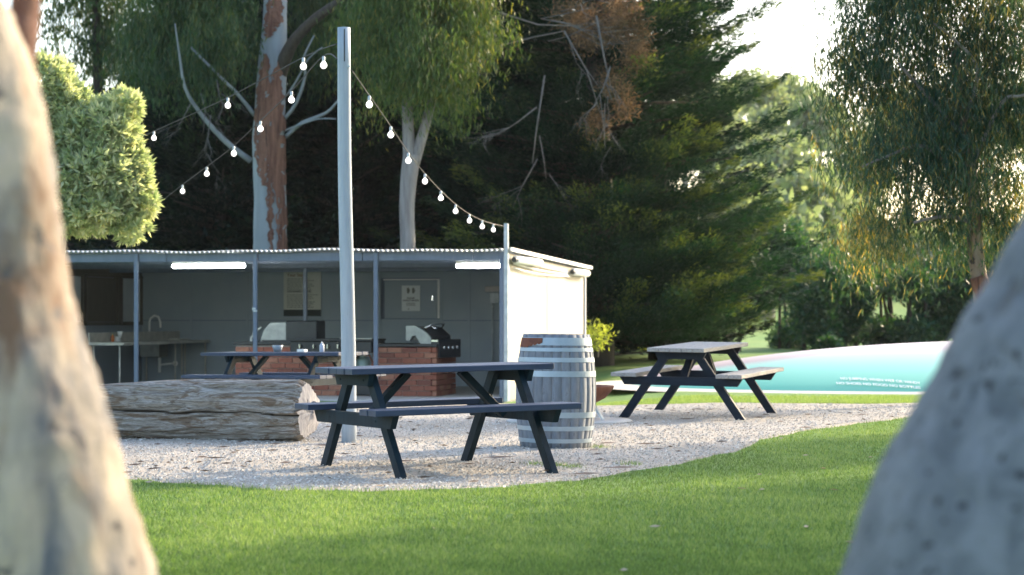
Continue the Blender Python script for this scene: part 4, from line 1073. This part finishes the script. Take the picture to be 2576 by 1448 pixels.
# --- gum B forked, golden crown
D2 = 41.0
t = tree_root('eucalyptus_tree', (P(1026,800,D2).x, D2, 0), 'forked grey eucalypt with golden green crown behind the shed roof')
wt(t, 'trunk', [P(1026,930,D2), P(1026,800,D2), P(1026,640,D2), P(1024,500,D2), P(1036,390,D2)], [.19,.17,.145,.15,.165], m_bark_grey, n=18, wob=.008)
wt(t, 'limb', [P(1032,420,D2), P(1027,330,D2), P(1025,240,D2), P(1030,120,D2), P(1010,-20,D2)], [.135,.11,.10,.09,.06], m_bark_grey, n=12)
wt(t, 'limb', [P(1040,410,D2), P(1066,330,D2), P(1084,260,D2), P(1090,180,D2), P(1130,60,D2)], [.13,.095,.085,.075,.05], m_bark_grey, n=12)
bl = [B(960,50,40.5,70,50), B(900,70,41,35,70), B(1060,90,40,80,80), B(1130,120,40.5,70,80), B(1180,60,41,50,70), B(1000,160,40.3,80,50), B(1110,200,40.5,70,50), B(930,230,41,22,45), B(1130,255,41,30,22), B(1050,-30,41,160,60), B(1200,110,41,25,50)]
crown(t, weeping(bl, 2100, 17, 'crown', m_leaf_euc2, L=(.10,.18), w=(.018,.028), drop=(.2,.65), csz=.7, spread=.15))

# --- cypresses
m_leaf_cyp2 = leafmat('dark_cypress_foliage', (.002,.009,.007), (.007,.024,.014), (.030,.055,.024), .2, .8)  # darker leaf colour for every cypress but the largest
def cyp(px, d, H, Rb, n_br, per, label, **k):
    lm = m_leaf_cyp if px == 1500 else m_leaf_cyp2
    x = P(px, 800, d).x; g = float(gh(x, d)); t = tree_root('cypress_tree', (x, d, g), label, group='dark cypresses behind the shed')
    me, (zt, az, ln) = cypress((x, d, g), H, Rb, n_br, per, 'crown', lm, **k); crown(t, me)
    MB().tube([(0,0,-.2),(.05,0,H*.3),(0,.1,H*.6),(.05,0,H*.92)], [Rb*.09,Rb*.07,Rb*.045,.05], 12).build('trunk', m_bark_dark, t)
    b = MB()
    for i in range(0, n_br, 3):
        c_, s_ = math.cos(az[i]), math.sin(az[i]); l = ln[i]
        b.tube([(0,0,zt[i]-.3), (c_*l*.35, s_*l*.35, zt[i]-.05*l), (c_*l*.75, s_*l*.75, zt[i]-.02*l)], [.07,.045,.015], 5)
    b.build('boughs', m_bark_dark, t)
    return t
cypt = cyp(1500, 47, 12.0, 4.5, 330, 850, 'largest dark green cypress with layered boughs right of the shed', L=(.09,.20), w=(.022,.045), z0=.7, pw=2.4, droop=.04)
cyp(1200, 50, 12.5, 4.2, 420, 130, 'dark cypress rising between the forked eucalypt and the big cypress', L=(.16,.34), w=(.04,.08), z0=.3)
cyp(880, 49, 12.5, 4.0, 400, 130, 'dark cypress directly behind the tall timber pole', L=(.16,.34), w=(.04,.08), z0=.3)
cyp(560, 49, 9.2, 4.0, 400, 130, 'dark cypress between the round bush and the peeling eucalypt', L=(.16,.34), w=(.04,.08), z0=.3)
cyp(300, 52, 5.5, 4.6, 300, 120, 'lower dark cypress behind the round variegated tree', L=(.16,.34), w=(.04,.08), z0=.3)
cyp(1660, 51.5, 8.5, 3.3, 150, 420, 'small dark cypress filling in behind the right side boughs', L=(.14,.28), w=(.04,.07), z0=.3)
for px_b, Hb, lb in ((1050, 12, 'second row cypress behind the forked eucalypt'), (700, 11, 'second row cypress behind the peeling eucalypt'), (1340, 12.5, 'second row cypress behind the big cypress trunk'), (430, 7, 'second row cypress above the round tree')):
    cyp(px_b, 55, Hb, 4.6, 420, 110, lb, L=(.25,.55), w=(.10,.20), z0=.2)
me, _ = cypress((cypt.location.x, 47, float(gh(cypt.location.x,47))), 5.2, 5.0, 60, 900, 'lower_boughs', m_leaf_cyp, z0=.9, pw=3.0, droop=.16, L=(.09,.2), w=(.022,.045), facing=(-.55,1.15))
crown(cypt, me, 'lower_boughs')
# dead brown foliage and bare twigs high on the big cypress
bl = [B(1560,50,43.6,70,60), B(1600,120,43.4,40,60), B(1490,90,43.8,60,50), B(1540,200,43.3,40,60), B(1570,270,43.5,30,40), B(1440,40,44,60,40), B(1500,310,43.6,30,40)]
crown(cypt, fluffy(bl, 300, 26, 'dead_foliage', m_leaf_dead, L=(.08,.2), w=(.010,.024), rad=.26, flat=.8), 'dead_foliage')
twigs(cypt, [(P(1240,120,43), P(1420,100,43)-P(1240,120,43), 1.6, .018), (P(1250,30,43), P(1440,60,43)-P(1250,30,43), 1.8, .02), (P(1370,190,43), P(1350,420,43)-P(1370,190,43), 1.9, .022), (P(1420,80,43), P(1560,330,43)-P(1420,80,43), 1.7, .018), (P(1350,270,43), P(1270,330,43)-P(1350,270,43), .9, .02), (P(1500,40,43.2), P(1560,260,43)-P(1500,40,43.2), 1.5, .025)], 'bare_twigs')
# --- tree at far left with thin trunk
D3 = 54
t = tree_root('eucalyptus_tree', (P(247,800,D3).x, D3, 0), 'slender tree with open crown against the white sky at upper left')
wt(t, 'trunk', [P(247,800,D3), P(247,400,D3), P(246,200,D3), P(243,60,D3), P(240,-120,D3)], [.16,.14,.13,.12,.08], m_bark_dark, n=10)
wt(t, 'branch', [P(262,300,D3), P(290,230,D3), P(305,190,D3), P(322,120,D3), P(360,60,D3)], [.05,.04,.035,.03,.02], m_bark_dark, n=8)
wt(t, 'branch', [P(246,90,D3), P(290,125,D3), P(340,150,D3), P(400,175,D3)], [.06,.05,.04,.03], m_bark_dark, n=8)
bl = [B(190,60,D3,55,60), B(240,30,D3,60,50), B(180,130,D3,35,40), B(255,120,D3,50,50), B(225,190,D3,25,50), B(300,50,D3,60,50), B(330,130,D3,60,30), B(360,200,D3,60,20), B(140,20,D3,25,40), B(250,-60,D3,150,40)]
crown(t, weeping(bl, 800, 14, 'crown', m_leaf_euc, L=(.16,.26), w=(.03,.045), drop=(.3,.9), spread=.14))
# --- round variegated tree at the left
D4 = 25.0
t = tree_root('pittosporum_tree', (P(150,800,D4).x, D4, 0), 'rounded variegated yellow-green tree glowing in sun beside the left trunk')
wt(t, 'trunk', [P(120,1020,D4), P(125,800,D4), P(150,600,D4), P(160,450,D4)], [.10,.09,.08,.04], m_bark_grey, n=12)
bl = [B(110,215,D4,75,75), B(160,250,D4,60,60), B(200,330,D4,80,60), B(240,310,D4,70,60), B(270,340,D4,80,75), B(250,430,D4,110,90), B(300,480,D4,75,80), B(230,530,D4,110,60), B(150,480,D4,120,110), B(330,430,D4,45,80), B(365,505,D4,32,34), B(330,570,D4,45,35), B(310,270,D4,45,40), B(60,380,D4,110,140)]
def rosettes(blobs, n_cl, per, name, m):
    vol = np.array([r[0]*r[2] for c, r in blobs]); pick = rng.choice(len(blobs), n_cl, p=vol/vol.sum())
    u = sph(n_cl); c = np.array([b_[0] for b_ in blobs])[pick]; r = np.array([b_[1] for b_ in blobs])[pick]
    pos = c+u*r*(rng.uniform(.72, 1.0, (n_cl,1)))
    up = u+np.array([0,0,.35]); up /= np.linalg.norm(up, axis=1, keepdims=True)
    dv = sph(n_cl*per)*.75+np.repeat(up, per, 0)*rng.uniform(.1, 1.1, (n_cl*per,1)); dv /= np.linalg.norm(dv, axis=1, keepdims=True)
    n = n_cl*per; L = rng.uniform(.07,.135, n); cen = np.repeat(pos, per, 0)+dv*L[:,None]*.55
    base = np.repeat(rng.random(n_cl), per); rr = np.clip(.7*base+.5*rng.random(n)-.12, 0, 1)
    return quads(cen, dv, L, L*.30, rr, name, m)
crown(t, rosettes(bl, 4200, 13, 'crown', m_leaf_bush))

# --- weeping gum on the right
D5 = 27.5
bl5 = [B(2200,60,D5,110,80), B(2350,40,D5,130,90), B(2480,90,D5,110,110), B(2150,170,D5,70,70), B(2280,180,D5,110,90), B(2430,220,D5,130,90), B(2520,320,D5,90,120), B(2330,330,D5,120,90), B(2200,320,D5,90,80), B(2100,370,D5,50,60), B(2150,450,D5,70,50), B(2280,450,D5,110,70), B(2420,430,D5,120,80), B(2100,240,D5,50,60), B(2240,560,D5,80,45), B(2170,540,D5,50,35), B(2400,540,D5,60,40), B(2520,520,D5,70,60), B(2350,-90,D5,260,80), B(2620,150,D5,120,200)]
t = tree_root('weeping_eucalyptus', (P(2455,800,D5).x, D5, 0), 'large weeping eucalypt with hanging backlit leaves at the right')
wt(t, 'trunk', [P(2490,1010,D5), P(2485,850,D5), P(2470,740,D5), P(2455,640,D5), P(2452,560,D5), P(2440,430,D5), P(2420,300,D5), P(2400,120,D5)], [.13,.12,.11,.10,.10,.09,.07,.05], m_gum_tan, n=16, wob=.006)
b = MB(); b.tube([P(2480,770,D5-.02)-t.location, P(2474,735,D5-.02)-t.location, P(2464,705,D5-.02)-t.location, P(2460,695,D5-.02)-t.location], [.118,.122,.118,.11], 16); b.build('peeling_bark', m_bark_red, t)
for pts in ([(2440,430),(2520,260),(2576,240),(2640,190)], [(2430,480),(2330,370),(2230,395),(2170,420)], [(2420,320),(2460,180),(2400,100),(2350,60)], [(2445,560),(2380,545),(2300,560)], [(2430,350),(2340,250),(2260,160)]):
    wt(t, 'branch', [P(a, b2, D5-.2*i) for i, (a, b2) in enumerate(pts)], [.035,.026,.018,.010][:len(pts)], m_bark_grey, n=7, sub=4)
crown(t, weeping(bl5, 4000, 20, 'crown', m_leaf_wt, L=(.08,.15), w=(.012,.020), drop=(.25,.8), spread=.07, csz=.62))
wt5 = t

# --- hedge line, far right
D6 = 62.0
hb = []
for i, (px, w_, top_, bot_) in enumerate(((2060,60,640,872),(2140,50,655,872),(2230,40,690,872),(2300,30,700,872),(2380,60,640,872),(2460,70,600,872),(2550,80,560,872),(2650,90,560,872),(1990,30,700,880))):
    g = float(gh(P(px,800,D6+i%3).x, D6)); d = D6+(i%3)*1.3
    t = tree_root('hedge_tree', (P(px,800,d).x, d, g), ['dark leafy hedge tree at the left end of the row beyond the pillow', 'dark hedge tree beside the first, taller than the gap', 'thin leaved hedge tree at the left of the bright gap', 'sparse hedge tree in the bright gap beyond the pillow', 'dense hedge tree just right of the bright gap', 'tall dense hedge tree behind the weeping eucalypt trunk', 'tallest hedge tree at the right edge', 'hedge tree hidden past the right edge', 'small sparse sapling left of the hedge row'][i], group='row of hedge trees beyond the pillow')
    mid = (top_+bot_)/2; hh = (bot_-top_)/2
    sparse = i in (2, 3, 8)
    bl = [B(px,mid-hh*.4,d,w_*1.0,hh*.6,1.2), B(px-w_*.2,mid+hh*.35,d,w_*.9,hh*.6,1.2)]
    if sparse: bl = [B(px,mid-hh*.85,d,w_*1.3,hh*.25,1.0), B(px,mid+hh*.7,d,w_*1.2,hh*.28,1.0)]
    crown(t, fluffy(bl, 210 if not sparse else 120, 42, 'crown', m_leaf_hedge, L=(.10,.22), w=(.05,.10), rad=.55))
    for q in range(4 if sparse else 2):
        x_ = px+random.uniform(-.8,.8)*w_
        wt(t, 'stem', [P(x_,885,d), P(x_+4,800,d), P(x_+random.uniform(-9,9),730,d), P(x_+random.uniform(-15,15),660,d)], [.06,.05,.04,.02], m_bark_dark, n=6, sub=3)
# low shrub and dark bluish shrubs under the cypress
def shrub(px, py, d, rx, rz_, label, m, n_cl=90, per=40, L=(.08,.18), w=(.04,.08), rad=.4):
    t = tree_root('shrub', (P(px,800,d).x, d, float(gh(P(px,800,d).x, d))), label, 'shrub', 'shrubs beyond the lawn')
    crown(t, fluffy([B(px,py,d,rx,rz_)], n_cl, per, 'foliage', m, L=L, w=w, rad=rad), 'foliage')
    wt(t, 'stem', [P(px,900,d)*1, P(px+3,py+rz_*.4,d), P(px,py,d)], [.05,.04,.02], m_bark_dark, n=6, sub=3)
shrub(1530, 760, 55, 60, 60, 'dark bluish shrub under the big cypress beside the shed wall', m_leaf_hedge, 120)
shrub(1640, 770, 57, 70, 50, 'dark shrub under the middle of the big cypress', m_leaf_hedge, 120)
shrub(1500, 845, 40.2, 26, 20, 'bright yellow-green shrub against the corner of the cream side wall', m_leaf_shrub, 26, 20, (.05,.12), (.02,.04), .30)
shrub(1600, 850, 62, 80, 14, 'bright yellow shrub low in the sun behind the barrel', m_leaf_shrub, 60, 40, rad=.5)
shrub(1960, 640, 64, 60, 60, 'rounded bluish shrub tree left of the weeping eucalypt', m_leaf_hedge, 200, 40, (.12,.25), (.06,.12), .6)
shrub(1860, 690, 60, 60, 70, 'dark open shrub in front of the hazy valley trees', m_leaf_hedge, 140, 36, (.12,.25), (.05,.10), .6)
shrub(2085, 868, 58, 24, 9, 'tiny rounded shrub at the left foot of the hedge', m_leaf_hedge, 40, 30, rad=.25)

# --- distant trees in the valley
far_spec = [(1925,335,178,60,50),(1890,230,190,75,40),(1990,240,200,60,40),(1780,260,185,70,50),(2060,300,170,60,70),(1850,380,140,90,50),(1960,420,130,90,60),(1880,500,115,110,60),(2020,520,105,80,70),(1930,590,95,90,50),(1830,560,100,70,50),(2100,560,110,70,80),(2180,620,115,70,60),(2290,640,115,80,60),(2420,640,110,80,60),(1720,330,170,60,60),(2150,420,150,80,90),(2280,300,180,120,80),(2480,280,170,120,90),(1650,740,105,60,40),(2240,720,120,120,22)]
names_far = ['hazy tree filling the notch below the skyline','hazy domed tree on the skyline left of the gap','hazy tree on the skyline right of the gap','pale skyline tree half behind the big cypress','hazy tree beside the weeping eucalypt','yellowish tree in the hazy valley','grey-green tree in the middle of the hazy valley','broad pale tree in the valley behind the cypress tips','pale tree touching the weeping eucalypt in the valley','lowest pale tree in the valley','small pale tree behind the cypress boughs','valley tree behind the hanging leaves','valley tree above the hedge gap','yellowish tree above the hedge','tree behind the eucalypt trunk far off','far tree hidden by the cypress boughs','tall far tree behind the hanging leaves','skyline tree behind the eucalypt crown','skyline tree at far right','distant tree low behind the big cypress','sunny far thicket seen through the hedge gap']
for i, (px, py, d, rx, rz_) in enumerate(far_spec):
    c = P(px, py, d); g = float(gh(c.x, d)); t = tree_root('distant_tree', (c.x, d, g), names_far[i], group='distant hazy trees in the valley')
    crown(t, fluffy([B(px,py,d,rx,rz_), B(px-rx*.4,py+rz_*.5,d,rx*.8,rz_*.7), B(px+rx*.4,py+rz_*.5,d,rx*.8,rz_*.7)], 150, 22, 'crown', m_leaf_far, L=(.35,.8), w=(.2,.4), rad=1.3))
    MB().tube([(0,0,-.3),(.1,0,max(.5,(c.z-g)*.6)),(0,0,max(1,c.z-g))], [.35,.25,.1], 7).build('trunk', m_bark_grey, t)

# --- trees standing to the right, outside the frame, whose shade falls on the picnic area
k_ = 0
for (x_, y_, rz_, s) in ((8.2,14.5,20,1.05),(10.6,20.5,130,1.15),(11.8,26.2,250,1.15),(13.5,17,80,1.3),(8.5,8.5,300,1.0)):
    c = copy_tree(wt5); c.location = (x_, y_, 0); c.rotation_euler = (0,0,R(rz_)); c.scale = (s,)*3
    c['label'] = ['eucalypt off to the right of the nearest table','eucalypt off to the right of the barrel','eucalypt off to the right of the far picnic table','second row eucalypt off to the right','eucalypt off to the right of the front lawn'][k_]; k_ += 1

# ------------------------------------------------------------------ haze
HZ = bpy.data.materials.new('haze'); HZ.use_nodes = True; q = HZ.node_tree; q.nodes.remove(q.nodes['Principled BSDF'])
pv = q.nodes.new('ShaderNodeVolumePrincipled'); pv.inputs['Color'].default_value = (.92,.95,1,1); pv.inputs['Density'].default_value = .00012; pv.inputs['Anisotropy'].default_value = .35
q.links.new(pv.outputs[0], q.nodes['Material Output'].inputs['Volume'])
o = MB().box(-1000, 1000, -40, 1600, -3, 62).build('haze', HZ); tag(o, 'thin sunlit haze filling the air', 'haze', kind='stuff')
